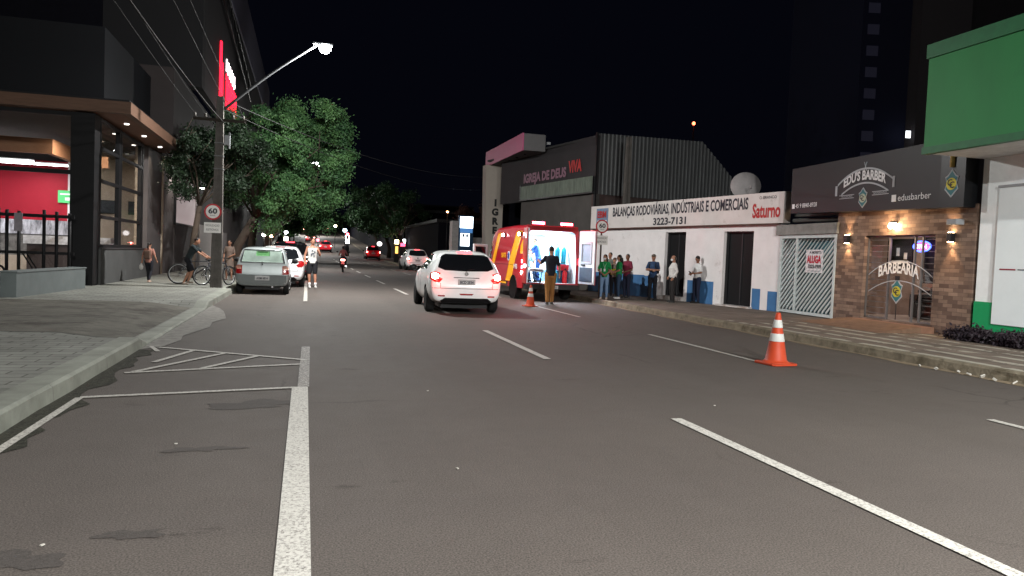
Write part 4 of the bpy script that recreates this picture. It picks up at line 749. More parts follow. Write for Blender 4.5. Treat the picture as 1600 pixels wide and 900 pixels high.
# ------------------------------------------------------------------ vehicles
def carbody(stations, name, m, parent, arches, sub=1):
    """stations: (y, half width, bottom, belt, roof half width, top); arches: (y, z, radius)"""
    rings = []
    for y, hw, zb, zl, rw, ztp in stations:
        d = ztp-zl; k = max(0, min(1, d/.35))
        half = [(0, zb), (hw*.55, zb), (hw*.88, zb+.015), (hw*.985, zb+.3*(zl-zb)), (hw, zb+.62*(zl-zb)), (hw*.985, zb+.85*(zl-zb)), (hw*.955, zl), (hw*.93+(rw-hw*.93)*.40, zl+d*.5), (rw, zl+d*(.82 if k > .5 else .7)), (rw*.86, zl+d*.955), (rw*.5, ztp), (0, ztp+.004)]
        ring = [(x, y, z) for x, z in half]+[(-x, y, z) for x, z in half[-2:0:-1]]; rings.append(ring)
    mb = MB(); n = len(rings[0]); mb.rings(rings)
    def fs(o):
        s = o.modifiers.new('s', 'SUBSURF'); s.levels = sub; s.render_levels = sub
    me = evalmesh(mb.mesh('b'), [fs], name)
    me.materials.clear(); me.materials.append(m)
    bm = bmesh.new(); bm.from_mesh(me); bvh = BVHTree.FromBMesh(bm); bm.free()
    o = link(name, me, m, parent)
    cut = MB()
    for y, z, r in arches:
        for sx in (-1, 1): cut.lathe([(r, 0), (r, .34)], (sx*.80-.17, y, z), 'x', 28)
    if arches:
        c = bpy.data.objects.new('c', cut.mesh('c')); COL.objects.link(c); c.data.materials.append(black)
        def fb(q): b = q.modifiers.new('b', 'BOOLEAN'); b.operation = 'DIFFERENCE'; b.object = c; b.solver = 'EXACT'; b.material_mode = 'TRANSFER'
        me2 = evalmesh(me, [fb], name); bpy.data.objects.remove(c); o.data = me2
        for p in o.data.polygons: p.use_smooth = True
        try: o.data.set_sharp_from_angle(angle=R(38))
        except Exception: pass
    return o, bvh
def conform(bvh, poly, axis, m, name, parent, off=.006, step=.05, t=.012, side=0):
    """panel of the outline poly laid on the body; axis: 'rear','front' (x,z), 'left','right' (y,z), 'top' (x,y)"""
    P = [Vector(p) for p in poly]; bd = []
    for a, b in zip(P, P[1:]+P[:1]):
        k = max(1, int((b-a).length/step)); bd += [a.lerp(b, i/k) for i in range(k)]
    xs = [p.x for p in P]; ys_ = [p.y for p in P]; pts = list(bd)
    def inside(x, y):
        c = False; j = len(P)-1
        for i in range(len(P)):
            if (P[i].y > y) != (P[j].y > y) and x < (P[j].x-P[i].x)*(y-P[i].y)/(P[j].y-P[i].y)+P[i].x: c = not c
            j = i
        return c
    x = min(xs)+step/2
    while x < max(xs):
        y = min(ys_)+step/2
        while y < max(ys_):
            if inside(x, y) and min((Vector((x, y))-q).length for q in bd) > step*.4: pts.append(Vector((x, y)))
            y += step
        x += step
    nb = len(bd); vs, es, fs, *_ = delaunay_2d_cdt(pts, [(i, (i+1) % nb) for i in range(nb)], [], 1, 1e-5)
    A = {'rear': (lambda u, v: (Vector((u, -6, v)), Vector((0, 1, 0)))), 'front': (lambda u, v: (Vector((u, 6, v)), Vector((0, -1, 0)))), 'left': (lambda u, v: (Vector((-3, u, v)), Vector((1, 0, 0)))), 'right': (lambda u, v: (Vector((3, u, v)), Vector((-1, 0, 0)))), 'top': (lambda u, v: (Vector((u, v, 4)), Vector((0, 0, -1))))}[axis]
    out = []; inn = []
    for v in vs:
        o_, d = A(v.x, v.y); h = bvh.ray_cast(o_, d)
        if h[0] is None: h = bvh.find_nearest(o_+d*5); 
        nrm = h[1] if h[1].dot(d) < 0 else -h[1]
        nrm = (nrm-d).normalized(); out.append(h[0]+nrm*off); inn.append(h[0]+nrm*(off-t))
    k = len(vs); mb = MB(); mb.add(out+inn, [tuple(f) for f in fs], True)
    bde = {}
    for f in fs:
        for a, b in zip(f, list(f[1:])+[f[0]]): bde[(a, b)] = 1
    sk = [(a, b, b+k, a+k) for (a, b) in bde if (b, a) not in bde]; mb.f += sk; mb.sm += [False]*len(sk)
    me = bpy.data.meshes.new(name); me.from_pydata(mb.v, [], mb.f); me.polygons.foreach_set('use_smooth', mb.sm); me.update(); return link(name, me, m, parent)
def wheel(parent, x, y, r=.3, w_=.2, spokes=5):
    s = 1 if x > 0 else -1
    o = thing('wheel', None, None, (x, y, r)); o.parent = parent
    for k in ('label', 'category'):
        if k in o: del o[k]
    MB().lathe([(r*.62, -w_/2), (r*.9, -w_/2), (r, -w_*.36), (r, w_*.36), (r*.9, w_/2), (r*.62, w_/2), (r*.62, -w_/2)], (0, 0, 0), 'x', 30).build('tyre', tyre_m, o)
    mb = MB(); mb.lathe([(r*.64, s*w_*.2), (r*.64, s*w_*.46), (r*.58, s*w_*.46), (r*.56, s*w_*.2)], (0, 0, 0), 'x', 26)
    for k in range(spokes):
        a = 2*PI*k/spokes; mb.box((s*w_*.42, math.sin(a)*r*.34, math.cos(a)*r*.34), (.03, r*.16, r*.6), Matrix.Rotation(-a, 3, 'X'))
    mb.lathe([(r*.16, 0), (r*.16, s*w_*.46), (.01, s*w_*.48)], (0, 0, 0), 'x', 14).build('rim', rim_m, o)
    MB().lathe([(r*.62, -w_*.1), (r*.62, w_*.1)], (0, 0, 0), 'x', 20, False).build('brake_disc', black, o); return o
tail_off = mat('tail_lens_red', (.30, .008, .01), .2, var=.2, scale=30, coat=.5); tail_on = em('tail_lens_lit', (1, .03, .04), 5); brake_on = em('brake_lens_lit', (1, .35, .3), 14)
platem = mat('number_plate', (.42, .42, .42), .5, var=.05)
def plate(parent, y, z, w_=.4, h=.13, txt='ABC 1D23'):
    p = MB().b2((-w_/2, y-.012, z-h/2), (w_/2, y, z+h/2)).build('number_plate', platem, parent, .004)
    text(txt, h*.5, (0, y-.013, z-h*.28), letter_dark, p, 'plate_characters', width=w_*.78, bold=.03, ex=.002)
def mirror(par, x, y, z, m=black):
    s = 1 if x > 0 else -1; MB().ell((x+s*.13, y, z+.02), (.11, .06, .085)).tube([(x, y+.03, z-.05), (x+s*.06, y+.01, z-.03)], .025, 6).build('wing_mirror', m, par)
HATCH = [(-1.985, .56, .40, .58, .5, .60), (-1.97, .70, .34, .66, .60, .68), (-1.94, .78, .29, .80, .66, .82), (-1.90, .815, .26, .90, .66, .93), (-1.85, .83, .25, .95, .64, 1.03), (-1.75, .85, .24, .975, .62, 1.17), (-1.65, .86, .23, .98, .60, 1.29), (-1.55, .865, .22, .98, .605, 1.385), (-1.47, .87, .21, .98, .61, 1.43), (-1.2, .87, .19, .97, .62, 1.462), (-.8, .87, .18, .95, .63, 1.475), (-.3, .87, .18, .935, .63, 1.47), (.1, .87, .18, .925, .60, 1.43), (.45, .87, .18, .92, .59, 1.33), (.8, .868, .18, .92, .60, 1.17), (1.05, .86, .19, .90, .66, 1.02), (1.3, .85, .2, .84, .70, .93), (1.6, .82, .21, .76, .66, .84), (1.82, .76, .23, .66, .60, .73), (1.94, .66, .26, .55, .5, .6), (1.975, .5, .32, .48, .4, .5)]
def modern_hatch(label, loc, rz, paint, sc=1.06, lit=True, txt='BCD 2E34', group=None, tall=1.0, detail=True):
    t = thing('hatchback_car', label, 'car', loc, rz, group, sc)
    st_ = [(y, hw, zb, zl*tall if zl > .7 else zl, rw, zt_*tall if zt_ > .9 else zt_) for y, hw, zb, zl, rw, zt_ in HATCH]
    body, bvh = carbody(st_, 'body', paint, t, [(-1.22, .30, .345), (1.24, .30, .345)], 2)
    k = tall
    conform(bvh, [(-.62, 1.03*k), (.62, 1.03*k), (.645, 1.09*k), (.54, 1.33*k), (.45, 1.385*k), (-.45, 1.385*k), (-.54, 1.33*k), (-.645, 1.09*k), (-.5, 1.01*k), (0, .985*k), (.5, 1.01*k)][0:0] or [(-.5, 1.0*k), (0, .985*k), (.5, 1.0*k), (.655, 1.06*k), (.63, 1.14*k), (.555, 1.33*k), (.46, 1.375*k), (-.46, 1.375*k), (-.555, 1.33*k), (-.63, 1.14*k), (-.655, 1.06*k)], 'rear', dglass, 'rear_window', t)
    for s in (-1, 1):
        sd = 'left' if s < 0 else 'right'
        conform(bvh, [(-1.0, 1.0*k), (-.22, .985*k), (-.22, 1.385*k), (-.85, 1.36*k), (-1.2, 1.2*k)], sd, dglass, 'side_window', t); conform(bvh, [(-.15, .985*k), (.78, .965*k), (.36, 1.26*k), (-.15, 1.385*k)], sd, dglass, 'side_window', t)
        body.data  # keep
        q = [(s*.83, .80), (s*.815, .93), (s*.72, .965), (s*.60, .93), (s*.66, .86), (s*.56, .80), (s*.63, .72), (s*.75, .73)]
        tl = conform(bvh, q, 'rear', tail_off, 'tail_light', t, .012)
        if lit: conform(bvh, [(s*.80, .82), (s*.79, .91), (s*.72, .935), (s*.65, .90), (s*.66, .81), (s*.74, .79)], 'rear', brake_on, 'brake_lamp', tl, .02, .04); light('POINT', 'brake_glow', (s*.72, -2.10, .80), 3.5, (1, .08, .06), t, .05)
        wheel(t, s*.76, -1.22); wheel(t, s*.76, 1.24); mirror(t, s*.86, .55, .98, black)
        MB().box((s*.865, -.28, .93*k), (.02, .16, .025)).build('door_handle', paint, t)
        MB().box((s*.872, -.18, .60), (.004, .008, .62)).build('door_seam', black, t)
    conform(bvh, [(-.17, 1.405*k), (.17, 1.405*k), (.17, 1.43*k), (-.17, 1.43*k)], 'rear', tail_on if lit else tail_off, 'high_brake_light', t, .015)
    conform(bvh, [(-.60, .30), (-.50, .37), (.50, .37), (.60, .30), (.55, .255), (-.55, .255)], 'rear', black, 'rear_diffuser', t, .012)
    conform(bvh, [(-.17, .475), (.17, .475), (.13, .44), (-.13, .44)], 'rear', tail_off, 'fog_light', t, .01)
    conform(bvh, [(-.84, .585), (.84, .585), (.84, .595), (-.84, .595)], 'rear', black, 'bumper_seam', t, .003, .05, .006)
    for s in (-1, 1): conform(bvh, [(s*.60, .60), (s*.61, .60), (s*.61, .71), (s*.60, .71)], 'rear', black, 'hatch_seam', t, .003, .05, .006); conform(bvh, [(s*.50, .40), (s*.66, .40), (s*.66, .43), (s*.50, .43)], 'rear', tail_off, 'reflector', t, .008)
    MB().tube([(0, -1.90, .99), (.05, -1.87, 1.02), (.36, -1.80, 1.06)], .011, 6).build('wiper', black, t)
    plate(t, -1.975, .74, txt=txt); conform(bvh, [(-.3, .845), (.3, .845), (.3, .83), (-.3, .83)], 'rear', black, 'boot_trim', t, .01)
    MB().lathe([(.045, 0), (.045, .02)], (0, -1.935, .93), 'y', 16).build('badge', chrome, t)
    if detail: MB().b2((-.55, -1.7, .12), (.55, 1.7, .24)).build('underbody', black, t)
    return t
modern_hatch('white rounded hatchback with lit tail lights driving in the middle lane', (3.97, 20.35, 0), R(-2.2), wcar, 1.09)
modern_hatch('white hatchback parked just ahead of the old silver one', (-.98, 31.2, 0), R(0), wcar2, 1.06, False, 'FGH 5J67')
modern_hatch('dark tall hatchback parked ahead of the white one with pale roof', (-.75, 37.0, 0), R(0), dkcar, 1.1, True, 'KLM 8N90', tall=1.12)
modern_hatch('white tall hatchback with lit tail lights parked far on the right side', (8.9, 64.2, 0), R(2), wcar2, 1.12, True, 'PQR 1S23', tall=1.10)
# old boxy hatch
BOX = [(-1.84, .70, .34, .60, .6, .62), (-1.825, .745, .28, .72, .68, .74), (-1.80, .765, .26, .88, .70, .90), (-1.77, .77, .25, .915, .69, .98), (-1.70, .775, .24, .92, .665, 1.12), (-1.62, .775, .23, .92, .645, 1.27), (-1.54, .775, .22, .92, .63, 1.385), (-1.46, .775, .2, .92, .63, 1.425), (-1, .775, .19, .92, .64, 1.445), (-.3, .775, .19, .91, .64, 1.44), (.15, .775, .19, .905, .63, 1.40), (.5, .775, .19, .90, .63, 1.22), (.85, .77, .2, .89, .66, 1.0), (1.1, .765, .2, .86, .68, .93), (1.5, .755, .21, .80, .68, .86), (1.75, .73, .23, .72, .66, .78), (1.84, .68, .28, .6, .6, .64)]
def boxy(label, loc, rz, paint, sc=1.05):
    t = thing('hatchback_car', label, 'car', loc, rz, None, sc)
    body, bvh = carbody(BOX, 'body', paint, t, [(-1.15, .27, .31), (1.2, .27, .31)], 2)
    conform(bvh, [(-.64, .955), (.64, .955), (.655, .985), (.565, 1.335), (.535, 1.36), (-.535, 1.36), (-.565, 1.335), (-.655, .985)], 'rear', black, 'window_seal', t, .004)
    rw = conform(bvh, [(-.60, .985), (.60, .985), (.535, 1.33), (-.535, 1.33)], 'rear', mat('reflection_glass', (.19, .24, .21), .18, var=.25, scale=3), 'rear_window', t, .009)  # grey-green reflection in the window is put into the glass colour
    conform(bvh, [(-.2, 1.17), (.2, 1.17), (.19, 1.31), (-.19, 1.31)], 'rear', mat('green_sticker', (.05, .17, .05), .6, var=.3, scale=20), 'window_sticker', rw, .014)
    for s in (-1, 1):
        sd = 'left' if s < 0 else 'right'
        conform(bvh, [(-1.35, .97), (-.2, .965), (-.2, 1.34), (-1.25, 1.34)], sd, dglass, 'side_window', t); conform(bvh, [(-.12, .965), (.62, .955), (.3, 1.22), (.12, 1.33), (-.12, 1.34)], sd, dglass, 'side_window', t)
        tl = conform(bvh, [(s*.77, .62), (s*.77, .88), (s*.58, .88), (s*.58, .62)], 'rear', tail_off, 'tail_light', t, .01); conform(bvh, [(s*.755, .77), (s*.755, .87), (s*.60, .87), (s*.60, .77)], 'rear', mat('lens_clear', (.28, .14, .10), .25, var=.1), 'indicator_lens', tl, .017)
        wheel(t, s*.69, -1.15, .275, .17, 8); wheel(t, s*.69, 1.2, .275, .17, 8); mirror(t, s*.78, .5, .98)
    conform(bvh, [(-.77, .30), (.77, .30), (.77, .60), (-.77, .60)], 'rear', mat('grey_bumper', (.15, .165, .165), .5, var=.06), 'bumper', t, .022, .06, .03)
    plate(t, -1.875, .5, .42, .13, 'AXM 6814'); MB().box((0, -1.80, .735), (.05, .02, .03)).build('lock', black, t); MB().tube([(0, -1.80, .93), (-.02, -1.785, 1.0)], .012, 6).tube([(.0, -1.81, .95), (0, -1.83, .9)], .016, 6).build('wiper', black, t)
    MB().b2((-.5, -1.6, .14), (.5, 1.6, .22)).build('underbody', black, t); MB().tube([(.3, -1.86, .24), (.3, -1.6, .24)], .025, 8).build('exhaust', rim_m, t)
    return t
boxy('old boxy silver hatchback parked at the left kerb with green window sticker', (-1.33, 26.2, 0), R(0), silver, 1.03)
# far traffic: small cars copied, tail lamps lit
far0 = modern_hatch('red glowing car heading away in the street just past the motorcycle', (3.0, 132, zt(132)), 0, redp, 1.2, True, 'TUV 4W56', 'distant cars with lit tail lights', 1.08)
for y, x, lab in [(178, .6, 'small distant car with red tail lights low on the hill'), (268, -2.2, 'tiny distant car near the hilltop, leftmost pair of red lights'), (285, 3.0, 'tiny distant car near the hilltop, between two other pairs of red lights'), (300, 6.6, 'tiny distant car near the hilltop, rightmost pair of red lights'), (108, 9.0, 'dark car with lit red lamps parked by the right kerb beyond the white one')]:
    c = copy_tree(far0); c.location = (x, y, zt(y)); c['label'] = lab
for c in [o for o in bpy.data.objects if o.name.startswith('distant')]: pass

# ambulance
am = thing('ambulance', 'red ambulance van with yellow stripes, open rear doors and lit interior', 'ambulance', (8.22, 24.5, 0), R(1.5), None, 1.0)
hwv = 1.04
def vsec(y, zb, ztop, hw, in_=0):   # box van section, rounded shoulders
    r = .16; pts = [(-hw+in_, zb+in_), (hw-in_, zb+in_)]
    for a in range(5): th = PI/2*a/4; pts.append((hw-.06-r+r*math.cos(th)-in_*math.cos(th), ztop-r+r*math.sin(th)-in_*math.sin(th))) if a else pts.append((hw-in_, ztop*.55)); 
    pts2 = [(-x, z) for x, z in pts[2:]][::-1]; return [(x, y, z) for x, z in pts+pts2]
outer = [vsec(y, zb, ztp, hw) for y, zb, ztp, hw in [(0, .5, 2.58, hwv), (.06, .42, 2.62, hwv), (1.6, .42, 2.64, hwv), (3.6, .42, 2.60, hwv), (4.0, .42, 2.5, hwv*.99), (4.35, .42, 2.25, hwv*.98), (4.7, .42, 1.75, hwv*.97), (5.1, .42, 1.25, hwv*.96), (5.6, .45, 1.1, hwv*.93), (5.85, .5, .9, hwv*.85)]]
ob = MB(); n = len(outer[0]); vs = [p for r_ in outer for p in r_]; fs = [(i*n+k, i*n+(k+1) % n, (i+1)*n+(k+1) % n, (i+1)*n+k) for i in range(len(outer)-1) for k in range(n)]; fs.append(tuple((len(outer)-1)*n+k for k in range(n)))
# rear ring and inner shell
innr = [vsec(0, .62, 2.44, hwv-.12), vsec(3.4, .62, 2.44, hwv-.12)]
k0 = len(vs); vs += innr[0]; fs += [(k, k0+k, k0+(k+1) % n, (k+1) % n) for k in range(n)]
ob.add(vs, fs, False); body = ob.build('body', redp, am)
ib = MB(); ib.add(innr[0]+innr[1], [(k, (k+1) % n, n+(k+1) % n, n+k) for k in range(n)]+[tuple(range(n, 2*n))]); ib.build('cabin_lining', mat('cabin_white', (.72, .76, .8), .5, var=.02), am)
cut = None
bmt = bmesh.new(); bmt.from_mesh(body.data); bva = BVHTree.FromBMesh(bmt); bmt.free()
def vp(poly, ax, m, name, par=None, off=.006, step=.12): return conform(bva, poly, ax, m, name, par or am, off, step)
vp([(.35, 2.42), (1.05, 2.42), (2.05, .62), (1.35, .62)], 'left', yel, 'stripe'); vp([(3.0, 2.42), (3.45, 2.38), (4.0, 1.3), (3.8, 1.1), (3.55, 1.3)], 'left', yel, 'stripe'); vp([(.1, 1.62), (.42, 1.62), (.42, 1.9), (.1, 2.3)], 'left', yel, 'stripe')
vp([(1.95, .5), (3.2, .5), (3.2, .58), (1.95, .58)], 'left', yel, 'sill_stripe'); vp([(1.75, .43), (3.6, .43), (3.6, .60), (1.75, .60)], 'left', mat('van_skirt', (.05, .03, .035), .5), 'skirt', None, .003)
vp([(4.2, 1.35), (4.75, 1.3), (4.5, 1.85), (4.2, 2.05)], 'left', dglass, 'cab_window'); vp([(1.0, 1.2), (3.9, 1.2), (3.9, 1.215), (1.0, 1.215)], 'left', black, 'side_rail')
ML = Matrix(((0, 1, 0), (-1, 0, 0), (0, 0, 1)))   # text on the left flank
emb = MB().lathe([(.17, -.006), (.17, 0)], (-hwv-.008, 1.72, 1.52), 'x', 28, False).build('emblem', mat('emblem_white', (.7, .7, .72), .5, var=0), am)
mb = MB()
for a in (0, PI/3, 2*PI/3): mb.box((-hwv-.018, 1.72, 1.52), (.006, .085, .27), Matrix.Rotation(a, 3, 'X'))
mb.build('emblem_star', mat('emblem_blue', (.03, .07, .3), .5), emb)
text('SIATE', .17, (-hwv-.01, 2.35, 1.46), yel, am, 'lettering', width=.62, M=ML, bold=.04); text('193', .16, (-hwv-.01, .85, 1.08), mat('emblem_white', (.7, .7, .72)), am, 'lettering', width=.4, M=ML, bold=.03)
scene_l = em('scene_lamp', (1, .93, .98), 26)
for y in (.55, 2.55):
    q = MB().box((-hwv+.02, y, 2.3), (.06, .26, .16)).build('scene_lamp_housing', black, am, .02); MB().box((-hwv-.014, y, 2.3), (.01, .2, .11)).build('scene_lamp', scene_l, q)
    light('SPOT', 'scene_light', (-hwv-.06, y, 2.3), 45, (1, .95, 1), am, .08, (0, R(55), 0), R(110), .7)
redl = em('red_beacon', (1, .06, .10), 22)
for x in (-.52, .52):
    q = MB().box((x, .12, 2.70), (.50, .16, .13)).build('beacon_housing', black, am, .02); MB().box((x, .035, 2.70), (.44, .02, .08)).build('beacon_lens', redl, q)
    light('AREA', 'beacon_light', (x, .0, 2.70), 12, (1, .04, .08), am, .25, (R(-90), 0, 0))
MB().b2((-.95, .0, 2.46), (.95, .06, 2.62)).build('rear_header', redp, am, .02)
for s in (-1, 1):
    q = MB().b2((s*1.03-.06*(s > 0), -.02, .95), (s*1.03+.06*(s < 0), .0, 1.55)).build('tail_light', tail_on if s < 0 else tail_off, am, .01); MB().b2((s*1.03-.05*(s > 0), -.03, 1.3), (s*1.03+.05*(s < 0), -.021, 1.5)).build('lamp_section', brake_on if s < 0 else tail_on, q)
for z in (.95, 1.15, 1.35): MB().box((-hwv-.006, .12, z), (.012, .10, .12)).build('side_marker', redl if z > 1 else scene_l, am, .004)
light('POINT', 'tail_glow', (-hwv-.12, -.2, 1.2), 16, (1, .1, .12), am, .06)
MB().b2((-1.0, -.22, .40), (1.0, .02, .58)).build('rear_step', mat('dark_metal', (.03, .03, .032), .5), am, .02); MB().b2((-.95, -.2, .585), (.95, -.01, .60)).build('step_edge', mat('step_red', (.3, .03, .04), .5), am)
def leaf_door(par, hinge, ang, lab, wd=.92, z0=.62, z1=2.5, inner=True):
    d = thing('rear_door', None, None, hinge, ang); [d.pop(k) for k in ('label', 'category') if k in d]; d.parent = par
    if lab: d['label'] = lab
    MB().b2((.0, -.03, z0), (wd, .0, z1)).build('outer_skin', redp, d, .01)
    wl = MB(); wall_open(wl, .01, wd-.01, z0+.02, z1-.02, [(.2, wd-.22, 1.42, 2.02)], .001, .05); wl.build('inner_panel', mat('door_white', (.62, .66, .70), .5, var=.02), d, .008)
    fr = MB(); wall_open(fr, .13, wd-.15, 1.34, 2.12, [(.2, wd-.22, 1.42, 2.02)], .051, .075); fr.build('window_frame', mat('door_grey', (.33, .37, .42), .5), d, .008)
    MB().b2((.21, .03, 1.43), (wd-.23, .036, 2.01)).build('window', mat('pale_glass', (.22, .27, .33), .2), d)
    MB().b2((.1, .052, .72), (wd-.1, .062, 1.22)).build('lower_panel', mat('door_dark', (.05, .07, .10), .5), d, .005); MB().box((.3, .08, 1.3), (.2, .05, .05)).build('handle', black, d, .01)
    for z in (.9, 2.2): MB().box((0, -.02, z), (.06, .06, .1)).build('hinge', rim_m, d)
    return d
leaf_door(am, (hwv-.0, -.03, 0), R(-76), 'right rear door swung outwards with white inner side').scale = (1, -1, 1)
dl_ = leaf_door(am, (-hwv+.0, -.02, 0), R(-100), 'left rear door open and seen edge on'); 
fd = thing('front_door', None, None, (-hwv-.02, 4.75, 0), R(222)); [fd.pop(k) for k in ('label', 'category') if k in fd]; fd.parent = am; fd['label'] = 'open cab door with white window frame'
fr = MB(); wall_open(fr, 0, 1.0, .55, 1.95, [(.12, .88, 1.3, 1.85)], -.03, .03); fr.build('door_panel', mat('door_white', (.62, .66, .70)), fd, .02); MB().b2((.12, -.004, 1.3), (.88, .004, 1.85)).build('window', dglass, fd)
for s in (-1, 1): wheel(am, s*.93, 1.05, .36, .24, 6); wheel(am, s*.93, 4.75, .36, .24, 6)
mb = MB()
mb.lathe([(.45, -.02), (.45, .02), (.38, .02), (.38, -.02), (.45, -.02)], (-hwv, 1.05, .40), 'x', 26).build('wheel_arch', black, am)
MB().lathe([(.44, -.012), (.44, .012)], (-hwv, 1.05, .40), 'x', 26).build('arch_shadow', black, am)
plate(am, -.225, .49, .4, .11, 'BEA 3R21')
ia = MB().b2((-.55, .5, 2.40), (.55, 2.6, 2.43)).build('ceiling_lamp', em('cabin_light', (.85, .95, 1), 5), am)
light('AREA', 'cabin_lamp', (0, 1.2, 2.36), 110, (.82, .93, 1), am, 1.0)
MB().b2((.35, .9, .62), (.9, 2.8, 1.05)).build('bench', mat('bench_blue', (.12, .28, .42), .6), am, .02)
MB().b2((-.92, 1.6, 1.5), (-.6, 3.3, 2.2)).build('cupboard', mat('cabin_white', (.72, .76, .8)), am, .01)
def put(o, p, rz=0):   # place a thing given ambulance coordinates
    c, s = math.cos(R(1.5)), math.sin(R(1.5)); o.location = (8.22+p[0]*c-p[1]*s, 24.5+p[0]*s+p[1]*c, p[2]); o.rotation_euler.z = R(1.5)+rz; return o
cyan = mat('cylinder_cyan', (.02, .34, .50), .35, var=.03)
cyl = thing('oxygen_cylinder', 'x', 'cylinder', group='oxygen cylinders in the ambulance')
MB().lathe([(.0, 0), (.09, 0), (.1, .02), (.1, .72), (.08, .8), (.03, .85), (.03, .9)], n=18).build('tank', cyan, cyl); MB().lathe([(.035, .9), (.035, .96), (.02, .98)], n=10).build('valve', chrome, cyl)
put(cyl, (.26, .75, 1.07)); cyl['label'] = 'cyan oxygen cylinder in the ambulance nearest the man in black shirt'
for i, (x, lab) in enumerate([(.5, 'middle one of the cyan oxygen cylinders in the ambulance'), (.74, 'cyan oxygen cylinder in the ambulance nearest the open white door')]): c = copy_tree(cyl); put(c, (x, .78, 1.07)); c['label'] = lab
c = copy_tree(cyl); put(c, (.28, .45, .62)); c.scale = (1.25, 1.25, .5); c['label'] = 'short cyan cylinder standing on the ambulance floor beside the red extinguisher'
MB().b2((.13, .6, .62), (.88, .95, 1.06)).build('cylinder_shelf', mat('shelf_blue', (.03, .10, .2), .6), am)
fx = thing('fire_extinguisher', 'red fire extinguisher on the ambulance floor by the open door', 'extinguisher'); MB().lathe([(.0, 0), (.085, 0), (.09, .02), (.09, .38), (.05, .45), (.025, .47)], n=18).build('tank', mat('extinguisher_red', (.5, .015, .02), .35), fx); MB().box((0, -.03, .51), (.04, .13, .05)).tube([(0, -.05, .5), (.1, -.08, .35), (.1, -.06, .15)], .013, 6).build('valve', black, fx); put(fx, (.66, .38, .62))
bg_ = thing('medical_bag', 'red medical bag on the ambulance shelf in front of the cylinders', 'bag'); MB().b2((-.2, -.1, 0), (.2, .1, .22)).build('bag', mat('bag_red', (.42, .02, .03), .8), bg_, .03); MB().tube([(-.1, 0, .2), (-.08, 0, .3), (.08, 0, .3), (.1, 0, .2)], .012, 6).build('strap', black, bg_); put(bg_, (.62, .5, 1.065))
sr = thing('stretcher', 'white sheeted wheeled stretcher in the ambulance doorway', 'stretcher')
MB().b2((-.27, 0, .40), (.27, 1.9, .50)).build('mattress', mat('sheet_white', (.66, .68, .7), .8), sr, .03); q = MB(); q.b2((-.28, 0, .36), (-.24, 1.9, .4)).b2((.24, 0, .36), (.28, 1.9, .4)); q.build('frame', rim_m, sr)
for x in (-.22, .22):
    for y in (.1, 1.7): MB().tube([(x, y, .38), (x, y+.15, .08)], .016, 6).lathe([(.06, -.02), (.06, .02)], (x, y+.15, .06), 'x', 14).build('leg', black, sr)
MB().tube([(-.2, .05, .35), (.2, .05, .12)], .014, 6).tube([(.2, .05, .35), (-.2, .05, .12)], .014, 6).build('cross_brace', black, sr); put(sr, (-.5, .05, .62))

# cones
def cone_proto():
    t = thing('traffic_cone', 'orange and white traffic cone standing alone on the right lane line', 'traffic cone', (7.02, 9.85, .0), R(6), 'traffic cones', 1.0)
    orange = mat('cone_orange', (.42, .05, .018), .5, var=.06, scale=9, dirt=((.35, .06, .03), 6, .68)); white = mat('cone_white', (.50, .50, .48), .35, var=.05, scale=9)
    H, rb, rt = .80, .175, .035
    def rr_(z): return rb+(rt-rb)*z/H
    MB().lathe([(.23, .035), (.2, .045), (rr_(.05)+.01, .06)]+[(rr_(z), z) for z in (.08, .3, .5, .7, .77)]+[(rt*.9, .80), (.018, .80), (.018, .72)], n=32).build('cone_body', orange, t)
    mb = MB(); mb.prism([(-.24, -.2), (-.2, -.24), (.2, -.24), (.24, -.2), (.24, .2), (.2, .24), (-.2, .24), (-.24, .2)], .004, .036, 'xy'); mb.build('base', orange, t, .006)
    for a, b in ((.36, .48), (.57, .69)): MB().lathe([(rr_(a)+.003, a), (rr_(a)+.004, a+.005), (rr_(b)+.004, b-.005), (rr_(b)+.003, b)], n=32).build('reflective_band', white, t)
    return t
cone = cone_proto(); c2 = copy_tree(cone); c2.location = (6.62, 21.6, 0); c2.rotation_euler.z = R(30); c2['label'] = 'orange and white traffic cone on the road behind the open ambulance'; c2.scale = (.82,)*3

